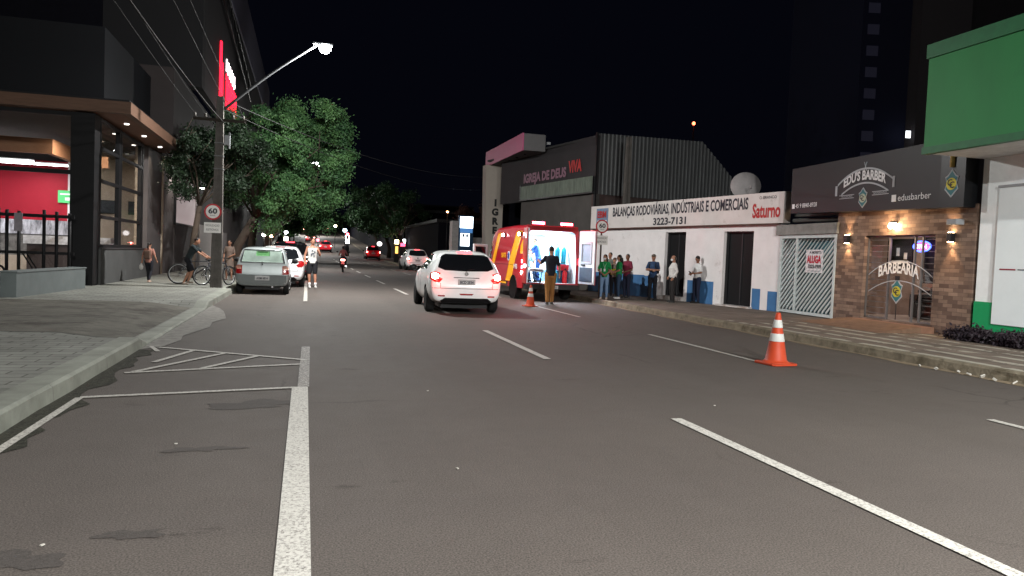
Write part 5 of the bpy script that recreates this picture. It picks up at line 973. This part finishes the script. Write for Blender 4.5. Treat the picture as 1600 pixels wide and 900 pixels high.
# bicycles
def bicycle(label, loc, rz, steer=0, sc=1.0, col=(.03, .03, .035)):
    t = thing('bicycle', label, 'bicycle', loc, rz, None, sc); fm = mat('bike_frame_%.2f' % col[0], col, .3, .2, var=.05)
    def bw(y, ang):
        o = thing('wheel', None, None, (0, y, .35), ang); [o.pop(k) for k in ('label', 'category') if k in o]; o.parent = t
        MB().tube([(0, .335*math.cos(a*PI/18), .335*math.sin(a*PI/18)) for a in range(37)], .022, 7).build('tyre', tyre_m, o)
        q = MB().tube([(0, .305*math.cos(a*PI/18), .305*math.sin(a*PI/18)) for a in range(37)], .010, 5); q.build('rim', rim_m, o)
        q = MB()
        for k in range(16): a = 2*PI*k/16; q.tube([(.015*(-1)**k, 0, 0), (0, .3*math.cos(a), .3*math.sin(a))], .0025, 4)
        q.tube([(-.05, 0, 0), (.05, 0, 0)], .02, 8); q.build('spokes', chrome, o)
    bw(-.52, 0); bw(.54, steer)
    b = MB(); bb = (0, -.08, .30); stp = (0, -.24, .78); hd = (0, .40, .80); hb = (0, .43, .66)
    b.tube([bb, stp], .017).tube([stp, hd], .018).tube([bb, hb], .022).tube([hd, hb], .022)
    for s in (-1, 1): b.tube([(s*.06, -.52, .35), (s*.03, -.24, .72)], .010, 6).tube([(s*.06, -.52, .35), (s*.03, -.09, .30)], .011, 6)
    b.build('frame', fm, t)
    f = MB()
    for s in (-1, 1): f.tube([(s*.05, .54, .35), (s*.045, .44, .66)], .014, 6)
    f.tube([(-.05, .44, .66), (.05, .44, .66)], .014, 6); f.build('fork', fm, t)
    MB().tube([(0, .40, .80), (0, .39, .93), (0, .44, .97)], .014).tube([(-.32, .36, 1.0), (-.1, .43, .98), (.1, .43, .98), (.32, .36, 1.0)], .013).build('handlebar', black, t)
    MB().tube([stp, (0, -.27, .88)], .013).ell((0, -.28, .91), (.07, .14, .035)).build('saddle', black, t)
    MB().lathe([(.09, -.005), (.09, .005)], (.05, -.08, .30), 'x', 20).tube([(.06, -.08, .30), (.08, .02, .17)], .012, 6).box((.13, .02, .17), (.1, .08, .02)).tube([(-.06, -.08, .30), (-.08, -.18, .43)], .012, 6).box((-.13, -.18, .43), (.1, .08, .02)).build('crank', black, t)
    return t
bicycle('black mountain bicycle ridden by the man in dark shirt beside the utility pole', (-3.55, 26.45, .16), R(-84), R(-50), .97)
bicycle('second dark bicycle leaning half hidden behind the utility pole', (-2.9, 26.2, .16), R(-52), R(20), .92, (.05, .05, .06))

# motorcycle
mc = thing('motorcycle', 'small red motorcycle with glowing tail lamp riding away down the street', 'motorcycle', (2.35, 51.2, 0), R(-3), None, 1.08)
for y in (-.62, .66):
    o = thing('wheel', None, None, (0, y, .3)); [o.pop(k) for k in ('label', 'category') if k in o]; o.parent = mc
    MB().tube([(0, .25*math.cos(a*PI/14), .25*math.sin(a*PI/14)) for a in range(29)], .055, 8).build('tyre', tyre_m, o); MB().lathe([(.18, -.02), (.18, .02)], (0, 0, 0), 'x', 18).build('rim', rim_m, o)
mr = mat('moto_red', (.35, .02, .03), .35, coat=.4)
MB().ell((0, .15, .85), (.14, .26, .15)).box((0, .0, .62), (.18, .5, .2)).build('tank', mr, mc, .02); MB().box((0, -.35, .82), (.24, .62, .1)).build('seat', black, mc, .04); MB().box((0, .0, .42), (.3, .4, .3)).build('engine', black, mc, .03)
MB().box((0, -.68, .74), (.26, .22, .14)).build('tail_cowl', mr, mc, .04); MB().box((0, -.80, .76), (.24, .03, .10)).build('tail_lamp', em('moto_tail', (1, .25, .2), 12), mc, .01); light('POINT', 'tail_glow', (0, -.95, .74), 3, (1, .1, .1), mc, .05)
MB().box((0, -.80, .56), (.2, .02, .13)).build('number_plate', platem, mc); MB().tube([(-.34, .42, 1.06), (0, .52, 1.02), (.34, .42, 1.06)], .015).build('handlebar', black, mc)
for s in (-1, 1): MB().tube([(s*.3, .42, 1.06), (s*.34, .45, 1.22)], .008, 5).ell((s*.36, .44, 1.26), (.07, .02, .045)).build('mirror', black, mc); 
MB().tube([(.07, .66, .3), (.07, .46, .95)], .025).tube([(-.07, .66, .3), (-.07, .46, .95)], .025).build('fork', chrome, mc); MB().tube([(.16, .1, .3), (.18, -.8, .38)], [.03, .05]).build('exhaust', chrome, mc)

# ------------------------------------------------------------------ people
def person(label, foot, H, face, pose=None, top=('short', (.5, .5, .5)), legs=('long', (.03, .03, .04)), shoe=(.03, .03, .03), skin=skin_m, hair='short', haircol=None, lean=0, mask=False, cap=None, female=False, headyaw=0, headdown=0, sock=None, group=None, belly=0, extra=None):
    """foot: ground point; H: height; face: compass heading in degrees clockwise from +Y"""
    t = thing('person', label, 'person', foot, -R(face), group, H/1.75)
    J = dict(hipL=(-.09, 0, .92), hipR=(.09, 0, .92), kneeL=(-.10, .03, .50), kneeR=(.10, .03, .50), ankL=(-.11, 0, .085), ankR=(.11, 0, .085),
             shL=(-.168, 0, 1.415), shR=(.168, 0, 1.415), elL=(-.235, -.02, 1.13), elR=(.235, -.02, 1.13), wrL=(-.235, .07, .89), wrR=(.235, .07, .89))
    tors = [(0, 0, .92), (0, .0, 1.02), (0, .005, 1.12), (0, .005, 1.28), (0, -.005, 1.40), (0, -.01, 1.47)]
    J = {k: Vector(v) for k, v in J.items()}; tors = [Vector(p) for p in tors]; nk, hd = Vector((0, 0, 1.5)), Vector((0, .015, 1.635))
    piv = Vector((0, 0, .92)); Rl = Matrix.Rotation(-R(lean), 3, 'X')
    rotl = lambda p: piv+Rl @ (p-piv)
    for k in ('shL', 'shR', 'elL', 'elR', 'wrL', 'wrR'): J[k] = rotl(J[k])
    tors = [rotl(p) for p in tors]; nk = rotl(nk); hd = rotl(hd)
    if pose: J.update({k: Vector(v) for k, v in pose.items()})
    sw = .92 if female else 1.0; 
    if female: J['shL'].x *= .9; J['shR'].x *= .9
    RT_ = [(.155, .105), (.135 if not female else .125, .1), (.135 if not female else .115, .098), (.16*sw, .115), (.165*sw, .1), (.07, .065)]
    def torso(mb, inf, i0=0, i1=6):
        rings = []
        for p, (rx, ry) in list(zip(tors, RT_))[i0:i1]:
            by = belly if 1.0 < p.z < 1.3 else 0
            rings.append([p+Rl @ Vector(((rx+inf)*math.cos(a*PI/10), (ry+inf+by)*math.sin(a*PI/10)+by*.6, 0)) for a in range(20)])
        mb.rings(rings)
    def limb(mb, pts, rs, inf=0): mb.tube([Vector(p) for p in pts], [r+inf for r in rs], 12); mb.ell(pts[0], (rs[0]+inf,)*3); mb.ell(pts[-1], (rs[-1]+inf,)*3)
    def mid(a, b, k=.5): return J[a].lerp(J[b], k)
    HR = Matrix.Rotation(-R(headyaw), 3, 'Z') @ Matrix.Rotation(-R(headdown), 3, 'X')
    hp = lambda x, y, z: hd+HR @ Vector((x, y, z))
    b = MB(); torso(b, 0)
    b.tube([tors[-1], nk, hd-Vector((0, .01, .06))], [.062, .054, .052], 12)
    b.ell(hd, (.074, .092, .112), 16, 12, HR); b.ell(hp(0, .03, -.06), (.052, .058, .055), 12, 8, HR); b.ell(hp(0, .093, -.015), (.013, .018, .024), 8, 6, HR)
    for s in (-1, 1): b.ell(hp(s*.076, -.005, -.01), (.012, .02, .03), 8, 6, HR)
    for s in 'LR':
        limb(b, [J['hip'+s]+Vector((0, 0, -.02)), mid('hip'+s, 'knee'+s), J['knee'+s]], [.088, .074, .056]); limb(b, [J['knee'+s], mid('knee'+s, 'ank'+s, .3), mid('knee'+s, 'ank'+s, .75), J['ank'+s]], [.054, .056, .04, .036])
        limb(b, [J['sh'+s], mid('sh'+s, 'el'+s), J['el'+s]], [.047, .043, .036]); limb(b, [J['el'+s], mid('el'+s, 'wr'+s, .3), J['wr'+s]], [.036, .036, .024])
        b.tube([J['ank'+s], J['ank'+s]+Vector((0, -.02, -.05))], .036, 10)
        f = (J['wr'+s]-J['el'+s]).normalized(); sx = -1 if s == 'L' else 1; up = Vector((sx, 0, 0)); pn = f.cross(up).normalized() if abs(f.dot(up)) < .95 else Vector((0, 0, 1)); lat = pn.cross(f).normalized()
        w0 = J['wr'+s]; pc = w0+f*.045; b.tube([w0, pc, w0+f*.085], [.026, .034, .033], 10)
        for i, L in enumerate((.062, .074, .070, .056)):
            a0 = w0+f*.082+pn*(-.027+.018*i); a1 = a0+f*L*.5-lat*.006*sx; a2 = a1+f*L*.42-lat*.022*sx; b.tube([a0, a1, a2], [.0105, .0098, .0085], 7)
        a0 = w0+f*.03-pn*.028; b.tube([a0, a0+f*.035-pn*.022, a0+f*.065-pn*.026], [.013, .0115, .009], 7)
    body = link('body', remesh(b, 'body', .0095, 2), skin, t)
    # eyes and mouth
    for s in (-1, 1): MB().ell(hp(s*.028, .084, .012), (.012, .008, .008), 8, 6, HR).build('eye', mat('eye_dark', (.02, .015, .012), .2), t)
    MB().ell(hp(0, .086, -.062), (.024, .008, .006), 8, 6, HR).build('mouth', mat('lips', (.22, .07, .06), .5), t)
    if mask: MB().ell(hp(0, .055, -.05), (.062, .055, .05), 14, 10, HR).build('face_mask', wmask, t)
    # hair
    hc = mat('hair_%.2f%.2f' % (haircol[0], haircol[1]), haircol, .6, var=.2, scale=30) if haircol else hair_m; h = MB()
    h.ell(hp(0, -.018, .032), (.082, .092, .094), 16, 12, HR)
    if hair == 'long': h.ell(hp(0, -.05, -.04), (.088, .06, .12), 14, 10, HR); h.tube([hp(0, -.07, .0), hp(0, -.10, -.14), hp(.0, -.11, -.30)], [.075, .08, .04], 12)
    elif hair == 'tail': h.ell(hp(0, -.09, .03), (.04, .035, .05), 12, 8, HR); h.tube([hp(0, -.10, .03), hp(0, -.13, -.1), hp(0, -.12, -.26)], [.03, .035, .012], 10)
    elif hair == 'thin': h = MB(); h.ell(hp(0, -.03, -.0), (.081, .078, .08), 16, 12, HR)
    link('hair', remesh(h, 'hair', .010, 1), hc, t)
    if cap:
        cm = mat('cap_%.2f%.2f' % cap[:2], cap, .8); c = MB(); c.ell(hp(0, -.01, .05), (.088, .1, .075), 16, 10, HR); c.ell(hp(0, .10, .045), (.065, .07, .010), 14, 6, HR); link('cap', remesh(c, 'cap', .008, 1), cm, t)
    # clothes
    def cm_(c, nm): return mat('%s_%03d%03d%03d' % (nm, c[0]*999, c[1]*999, c[2]*999), c, .85, var=.12, scale=14, bump=.15, bscale=30)
    kind, tc_ = top; s_ = MB(); torso(s_, .016, 0, 5); 
    if kind != 'tank': s_.rings([[tors[4]+Rl @ Vector(((.165*sw+.014)*math.cos(a*PI/10)*k, (.1+.014)*math.sin(a*PI/10)*k, z)) for a in range(20)] for k, z in ((1, -.02), (.85, .04), (.5, .075))])
    hem = [tors[0]+Vector((0, 0, dz)) for dz in (-.06, .04)]
    if kind != 'tucked' and kind != 'longtucked': s_.rings([[p+Vector(((.168)*math.cos(a*PI/10), .122*math.sin(a*PI/10), 0)) for a in range(20)] for p in hem])
    for s in 'LR':
        if kind in ('short', 'tucked'): limb(s_, [J['sh'+s], mid('sh'+s, 'el'+s), mid('sh'+s, 'el'+s, .72)], [.047, .049, .050], .010)
        elif kind in ('long', 'longtucked'): limb(s_, [J['sh'+s], mid('sh'+s, 'el'+s), J['el'+s]], [.046, .044, .039], .012); limb(s_, [J['el'+s], mid('el'+s, 'wr'+s, .5), mid('el'+s, 'wr'+s, .93)], [.039, .036, .030], .012)
        else: s_.tube([tors[4]+Vector(((-1 if s == 'L' else 1)*.10, 0, -.05)), tors[4]+Vector(((-1 if s == 'L' else 1)*.095, 0, .055)), ], [.045, .035], 10)
    shirt = link('shirt', remesh(s_, 'shirt', .012, 3), cm_(tc_, 'cloth'), t)
    if kind in ('short', 'tucked', 'long', 'longtucked') : 
        c = MB(); c.tube([tors[-1]+Rl @ Vector((.062*math.cos(a*PI/8), .058*math.sin(a*PI/8), .0)) for a in range(17)], .012, 6); c.build('collar', cm_(tc_, 'cloth'), shirt)
    kind, lc = legs; p_ = MB()
    p_.rings([[Vector((rx*math.cos(a*PI/10), ry*math.sin(a*PI/10), z)) for a in range(20)] for z, rx, ry in ((.80, .15, .105), (.88, .168, .12), (.95, .165, .118), (1.0, .15, .112))])
    for s in 'LR':
        if kind == 'long': limb(p_, [J['hip'+s]+Vector((0, 0, -.02)), mid('hip'+s, 'knee'+s), J['knee'+s]], [.092, .080, .064], .012); limb(p_, [J['knee'+s], mid('knee'+s, 'ank'+s), J['ank'+s]+Vector((0, 0, .015))], [.062, .056, .048], .012)
        elif kind == 'tight': limb(p_, [J['hip'+s]+Vector((0, 0, -.02)), mid('hip'+s, 'knee'+s), J['knee'+s]], [.092, .078, .058], .008); limb(p_, [J['knee'+s], mid('knee'+s, 'ank'+s, .35), J['ank'+s]+Vector((0, 0, .02))], [.057, .057, .038], .007)
        elif kind == 'shorts': limb(p_, [J['hip'+s]+Vector((0, 0, -.02)), mid('hip'+s, 'knee'+s), mid('hip'+s, 'knee'+s, .88)], [.090, .083, .078], .012)
        elif kind == 'dress': p_.tube([Vector((0, 0, .9)), Vector((0, 0, .55))], [.165, .21], 18)
    link({'shorts': 'shorts', 'dress': 'skirt'}.get(kind, 'trousers'), remesh(p_, 'trousers', .013, 3), cm_(lc, 'cloth'), t)
    for s in 'LR':
        a = J['ank'+s]; q = MB(); q.ell(a+Vector((0, -.0, -.035)), (.042, .06, .045)); q.ell(a+Vector((0, .10, -.052)), (.044, .085, .032)); q.box(a+Vector((0, .05, -.072)), (.075, .24, .026))
        link('shoe', remesh(q, 'shoe', .009, 2), mat('shoe_%03d' % (shoe[0]*999), shoe, .7), t)
        if sock: MB().tube([a+Vector((0, 0, -.02)), a+Vector((0, 0, .09))], [.044, .046], 10).build('sock', white_c, t)
    if extra: extra(t, J, tors, hp)
    return t
def cross(): return dict(elL=(-.25, .06, 1.15), elR=(.25, .06, 1.15), wrL=(.05, .20, 1.17), wrR=(-.04, .23, 1.13))
def clasp(z=1.02): return dict(elL=(-.25, .0, 1.13), elR=(.25, .0, 1.13), wrL=(-.07, .23, z), wrR=(.07, .24, z+.01))
jeans = (.16, .25, .40); navy = (.018, .022, .045); grn = (.01, .22, .06)
def badge_card(t, J, T, hp): MB().box((.0, .15, 1.14), (.07, .006, .10)).tube([(0, .15, 1.2), (-.06, .1, 1.42)], .005, 4).tube([(0, .15, 1.2), (.06, .1, 1.42)], .005, 4).build('lanyard', white_c, t)
person('woman in green shirt, light jeans and white mask beside the speed sign post', (9.98, 23.9, .15), 1.55, 205, clasp(.98), ('short', grn), ('tight', jeans), (.5, .42, .36), hair='long', mask=True, female=True, headyaw=20, extra=badge_card)
person('man in grey shirt standing at the back of the green shirted group', (11.4, 26.8, .15), 1.66, 215, None, ('short', (.16, .17, .15)), ('long', navy), skin=skin_m, headyaw=15)
def vestx(t, J, T, hp):
    MB().rings([[Vector((.178*math.cos(a*PI/10), .132*math.sin(a*PI/10), z)) for a in range(20)] for z in (.98, 1.08, 1.24)]).build('hi_vis_vest', mat('vest_yellow', (.62, .62, .03), .7, var=.3, scale=9), t)
    for s in (-1, 1): MB().tube([(s*.09, .12, 1.22), (s*.085, .12, 1.4), (s*.085, -.08, 1.43)], .028, 6).build('vest_strap', mat('vest_black', (.03, .03, .03), .8), t)
person('person in cap and yellow black vest between the two green shirted women', (11.25, 26.0, .15), 1.46, 200, clasp(1.06), ('short', (.42, .33, .27)), ('long', (.02, .02, .025)), cap=(.10, .07, .06), skin=skin_m, extra=vestx)
person('woman in green shirt and dark jeans with white shoes, seen from the side', (10.72, 24.35, .15), 1.56, 285, dict(elL=(-.22, .02, 1.14), wrL=(-.12, .2, 1.06), elR=(.22, .02, 1.14), wrR=(.1, .22, 1.08)), ('short', grn), ('tight', (.03, .055, .10)), (.62, .6, .58), hair='long', female=True)
person('man in maroon shirt and dark trousers at the right end of the group', (11.38, 25.1, .15), 1.61, 250, clasp(1.03), ('short', (.16, .018, .04)), ('long', navy), skin=skin_d, belly=.03, headyaw=-15)
def bpack(t, J, T, hp):
    link('backpack', remesh(MB().box((0, -.19, 1.22), (.30, .17, .42)).box((0, -.27, 1.14), (.24, .08, .24)), 'backpack', .02, 4), mat('bag_black', (.015, .016, .02), .8), t)
    for s in (-1, 1): MB().tube([(s*.11, -.12, 1.42), (s*.11, .03, 1.46), (s*.12, .13, 1.32), (s*.14, .02, 1.08)], .018, 6).build('strap', mat('bag_black', (.015, .016, .02), .8), t)
person('man in cap and dark blue shirt with black backpack, arms crossed by the blue dado', (11.9, 24.05, .15), 1.63, 225, cross(), ('short', (.025, .05, .11)), ('long', (.015, .015, .02)), (.02, .02, .02), cap=(.10, .085, .07), extra=bpack, mask=False)
person('bald man in white long sleeved shirt and mask in front of the shop door', (12.12, 22.95, .15), 1.61, 282, dict(elL=(-.25, -.06, 1.15), wrL=(-.2, .06, .93), elR=(.24, -.04, 1.14), wrR=(.2, .1, .95)), ('longtucked', (.62, .60, .58)), ('long', (.025, .022, .022)), (.03, .02, .018), hair='thin', haircol=(.07, .06, .05), mask=True, belly=.03)
def phone(t, J, T, hp): MB().box((0.02, .31, 1.13), (.075, .012, .14), Matrix.Rotation(R(-50), 3, 'X')).build('phone', black, t)
person('bearded man in white polo looking down at a phone between the two shop doors', (12.98, 22.85, .15), 1.62, 262, dict(elL=(-.24, .02, 1.14), wrL=(-.04, .25, 1.09), elR=(.24, .02, 1.14), wrR=(.07, .24, 1.07)), ('tucked', (.62, .62, .62)), ('long', (.02, .025, .05)), (.02, .02, .02), skin=skin_d, headdown=28, extra=phone)
person('man in black shirt and ochre trousers standing behind the open ambulance', (7.62, 22.75, 0), 1.88, 8, dict(elL=(-.29, .12, 1.22), wrL=(-.31, .30, 1.28), elR=(.27, .03, 1.14), wrR=(.31, .14, .92), kneeL=(-.08, .04, .5), ankL=(-.07, -.02, .085), kneeR=(.08, .04, .5), ankR=(.09, .12, .085)), ('short', (.012, .013, .02)), ('long', (.24, .11, .035)), (.04, .035, .03))
def tattoo(t, J, T, hp):
    m = MB()
    for a, b_, c, d in ((-.06, 1.26, .05, .07), (.02, 1.30, .07, .05), (0, 1.2, .09, .05), (.05, 1.16, .05, .08), (-.04, 1.12, .06, .04)): m.box((a, .135, b_), (c, .008, d))
    m.build('shirt_print', mat('print_grey', (.10, .11, .13), .8, var=.4, scale=30), t)
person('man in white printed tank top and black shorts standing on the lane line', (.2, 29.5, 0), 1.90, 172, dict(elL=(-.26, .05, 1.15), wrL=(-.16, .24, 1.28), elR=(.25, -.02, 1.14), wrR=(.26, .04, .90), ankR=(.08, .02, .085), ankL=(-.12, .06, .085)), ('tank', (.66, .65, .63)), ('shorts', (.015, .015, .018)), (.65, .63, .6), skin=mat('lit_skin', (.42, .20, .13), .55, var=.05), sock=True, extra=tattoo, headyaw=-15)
def whitebag(t, J, T, hp): 
    w0 = J['wrL']+Vector((-.03, 0, -.26)); link('carrier_bag', remesh(MB().ell(w0, (.09, .07, .13)).tube([w0+Vector((0, 0, .1)), w0+Vector((.02, 0, .2))], [.05, .015], 8), 'bag', .012, 2), mat('bag_white', (.5, .48, .46), .6), t)
    link('backpack', remesh(MB().box((0, -.17, 1.2), (.26, .13, .36)), 'backpack', .02, 4), mat('pack_brown', (.10, .06, .045), .8), t)
person('woman with brown backpack and white carrier bag walking along the grey store wall', (-5.05, 26.9, .16), 1.34, 12, dict(ankL=(-.08, .16, .085), kneeL=(-.09, .14, .48), ankR=(.08, -.16, .11), kneeR=(.09, .02, .5), elL=(-.27, .0, 1.14), wrL=(-.30, .02, .92), elR=(.26, -.03, 1.14), wrR=(.28, .1, .95)), ('short', (.28, .13, .10)), ('tight', (.015, .015, .02)), (.35, .25, .2), hair='tail', female=True, extra=whitebag)
person('man in dark shirt and shorts leaning over the handlebar of a bicycle', (-3.72, 25.95, .16), 1.60, 96, dict(ankL=(-.12, -.16, .085), kneeL=(-.11, .04, .48), ankR=(.15, .06, .15), kneeR=(.14, .2, .52), elL=(-.24, .42, 1.16), wrL=(-.22, .62, 1.03), elR=(.24, .42, 1.16), wrR=(.22, .62, 1.03)), ('short', (.016, .022, .024)), ('shorts', (.012, .012, .015)), (.2, .16, .13), lean=24, skin=skin_m, headdown=5)
person('woman in brown dress standing behind the utility pole', (-2.88, 30.4, .16), 1.54, 195, dict(elL=(-.23, .0, 1.13), wrL=(-.12, .18, 1.05)), ('short', (.12, .085, .07)), ('dress', (.11, .08, .065)), (.1, .07, .06), skin=skin_d, hair='long', female=True)
# rider on the motorcycle
def helmet(t, J, T, hp): MB().ell(hp(0, 0, .02), (.125, .14, .14), 16, 12).build('helmet', mat('helmet_black', (.015, .015, .018), .15, coat=.6), t)
rd = person('motorcycle rider in black helmet and pinkish shirt', (2.35, 51.05, .28), 1.45, 3, dict(hipL=(-.1, -.1, .86), hipR=(.1, -.1, .86), kneeL=(-.22, .28, .72), kneeR=(.22, .28, .72), ankL=(-.2, .12, .30), ankR=(.2, .12, .30), elL=(-.3, .28, 1.12), elR=(.3, .28, 1.12), wrL=(-.34, .5, 1.0), wrR=(.34, .5, 1.0)), ('short', (.30, .17, .17)), ('long', (.03, .03, .04)), lean=8, extra=helmet)
# medic and patient inside the ambulance
md = person('medic in blue uniform and mask leaning over inside the ambulance', (0, 0, .62), 1.62, -75, dict(elL=(-.2, .30, 1.2), wrL=(-.12, .45, 1.36), elR=(.24, .26, 1.08), wrR=(.18, .44, 1.1)), ('short', (.03, .09, .32)), ('long', (.03, .09, .30)), (.03, .03, .03), skin=skin_m, lean=14, mask=True)
put(md, (-.12, 1.05, .62), R(70)); md.scale = (.93,)*3
pt = person('patient in pale blue shirt and jeans seated on the stretcher in the ambulance', (0, 0, .6), 1.6, 0, dict(kneeL=(-.12, .42, .86), kneeR=(.12, .42, .86), ankL=(-.12, .55, .48), ankR=(.12, .55, .48), elL=(-.26, .10, 1.15), wrL=(-.2, .30, 1.25), elR=(.25, .1, 1.14), wrR=(.15, .32, 1.0)), ('short', (.28, .48, .55)), ('long', (.08, .16, .34)), (.06, .04, .035), skin=skin_m, hair='short')
put(pt, (-.58, 1.0, .30), R(188)); pt.scale = (.88,)*3

# ------------------------------------------------------------------ small far things and litter
def globe(x, y, z, r, col, s, label, h0=None, group='street lights and lit globes in the distance'):
    t = thing('distant_lamp', label, 'lamp', (x, y, zt(y)), 0, group); MB().tube([(0, 0, 0), (0, 0, z-zt(y))], .05, 6).build('post', black, t); MB().ell((0, 0, z-zt(y)), (r, r, r*.9)).build('globe', em('glow_%d%d%d' % tuple(int(c*9) for c in col), col, s), t)
C0 = Vector((0, 0, 1.5))
def atpx(px, py, Y):
    d = (px-800)/1155*RR-(py-450)/1155*UU+F; return C0+d*(Y/d.y)
for px, py, Y, r, col, s, lab in [(412, 367, 52, .11, (1, .9, .8), 18, 'small white lamp glowing above the old silver hatchback, left of the orange one'), (424, 369, 54, .11, (1, .5, .3), 16, 'small orange lamp glowing above the old silver hatchback'), (447, 363, 66, .14, (.9, .95, 1), 16, 'small white lamp above the white parked hatchback'), (435, 354, 72, .12, (.8, .85, 1), 5, 'dim bluish lamp among the left trees'), (524, 353, 150, .3, (1, .9, .6), 10, 'tiny yellow light at the hill crest'), (539, 360, 120, .3, (.6, .9, 1), 8, 'bluish white light right of the hill road'), (593, 381, 100, .35, (.8, .75, .75), 1.2, 'pale round lamp on a post on the right pavement'), (657, 376, 85, .4, (.9, .95, 1), 14, 'bright white light above the parked white car, left of three'), (671, 377, 86, .42, (.95, .97, 1), 16, 'bright white light above the parked white car, right of three'), (663, 384, 84, .26, (1, .97, .95), 12, 'bright white light above the parked white car, lowest of three')]:
    p = atpx(px, py, Y); globe(p.x, p.y, p.z, r, col, s, lab)
def totem(px, py0, py1, Y, w_, col, s, lab):
    a, b = atpx(px, py0, Y), atpx(px, py1, Y); t = thing('lit_sign', lab, 'sign', (a.x, Y, zt(Y)), 0, 'small lit signs down the street'); z0, z1 = b.z-zt(Y), a.z-zt(Y)
    MB().b2((-w_/2, -.1, z0), (w_/2, .1, z1)).build('lit_panel', em('totem_%d%d%d' % tuple(int(c*9) for c in col), col, s), t); MB().b2((-w_/2-.06, .11, 0), (w_/2+.06, .2, z1+.06)).build('cabinet', black, t)
totem(620, 375, 381, 90, .45, (1, .8, .4), 8, 'small bright yellow sign top on the right beyond the parked white car'); totem(620, 385, 396, 89, .3, (.7, .35, .08), 1.5, 'amber lit column on the right beyond the parked white car')
totem(631, 374, 380, 92, .4, (.9, .95, 1), 9, 'small white lit sign next to the amber column'); totem(629.5, 380, 385, 91.5, .55, (.9, .06, .12), 2.5, 'small red lit sign next to the amber column')
totem(543, 368, 380, 118, .5, (1, .95, .95), 12, 'bright white lit sign above the motorcycle rider'); totem(447, 370, 379, 60, .3, (1, .75, .6), 4, 'small warm lit sign above the white parked hatchback')
p = atpx(543, 366, 117); t = thing('traffic_light', 'red traffic light shining over the motorcycle rider', 'traffic light', (p.x, 117, zt(117))); MB().tube([(0, 0, 0), (0, 0, p.z-zt(117))], .07, 6).build('post', black, t); MB().box((0, 0, p.z-zt(117)-.3), (.35, .25, 1.0)).build('housing', black, t); MB().ell((0, -.15, p.z-zt(117)), (.22, .06, .22)).build('lens', em('traffic_red', (1, .05, .08), 12), t)
p = atpx(497, 375, 118)
t = thing('traffic_light', 'red traffic light glowing just over the tank top man at the hill foot', 'traffic light', (p.x, 120, zt(120))); MB().tube([(0, 0, 0), (0, 0, p.z-zt(120))], .05, 6).build('post', black, t); MB().ell((0, -.15, p.z-zt(120)), (.2, .06, .2)).build('lens', em('traffic_red', (1, .05, .08)), t)
r = random.Random(4)
for i in range(9):
    y = 7.4+i*.26+r.uniform(-.05, .05); q = MB(); q.box((0, 0, .02), (r.uniform(.03, .08), r.uniform(.03, .06), r.uniform(.015, .035)), Matrix.Rotation(r.random(), 3, 'X') @ Matrix.Rotation(r.random(), 3, 'Y'))
    q.build('litter', mat('crumpled_paper', (.42, .40, .36), .8, var=.2), label='small pale scrap lying in the gutter at the right kerb', cat='litter', group='pale scraps in the right gutter', loc=(9.5+r.uniform(-.12, .06), y, .01), rz=r.random()*3)
for i, (x, y) in enumerate([(4.2, 6.9), (-1.2, 4.0), (1.05, 5.0), (-.9, 5.9), (1.3, 7.9), (5.5, 17), (8.2, 11.5)]):
    MB().box((0, 0, .008), (.02, .012, .006)).build('litter', mat('crumpled_paper', (.42, .40, .36)), label='tiny pale fleck of litter lying on the open asphalt', cat='litter', group='pale flecks on the asphalt', loc=(x, y, .003), rz=i)
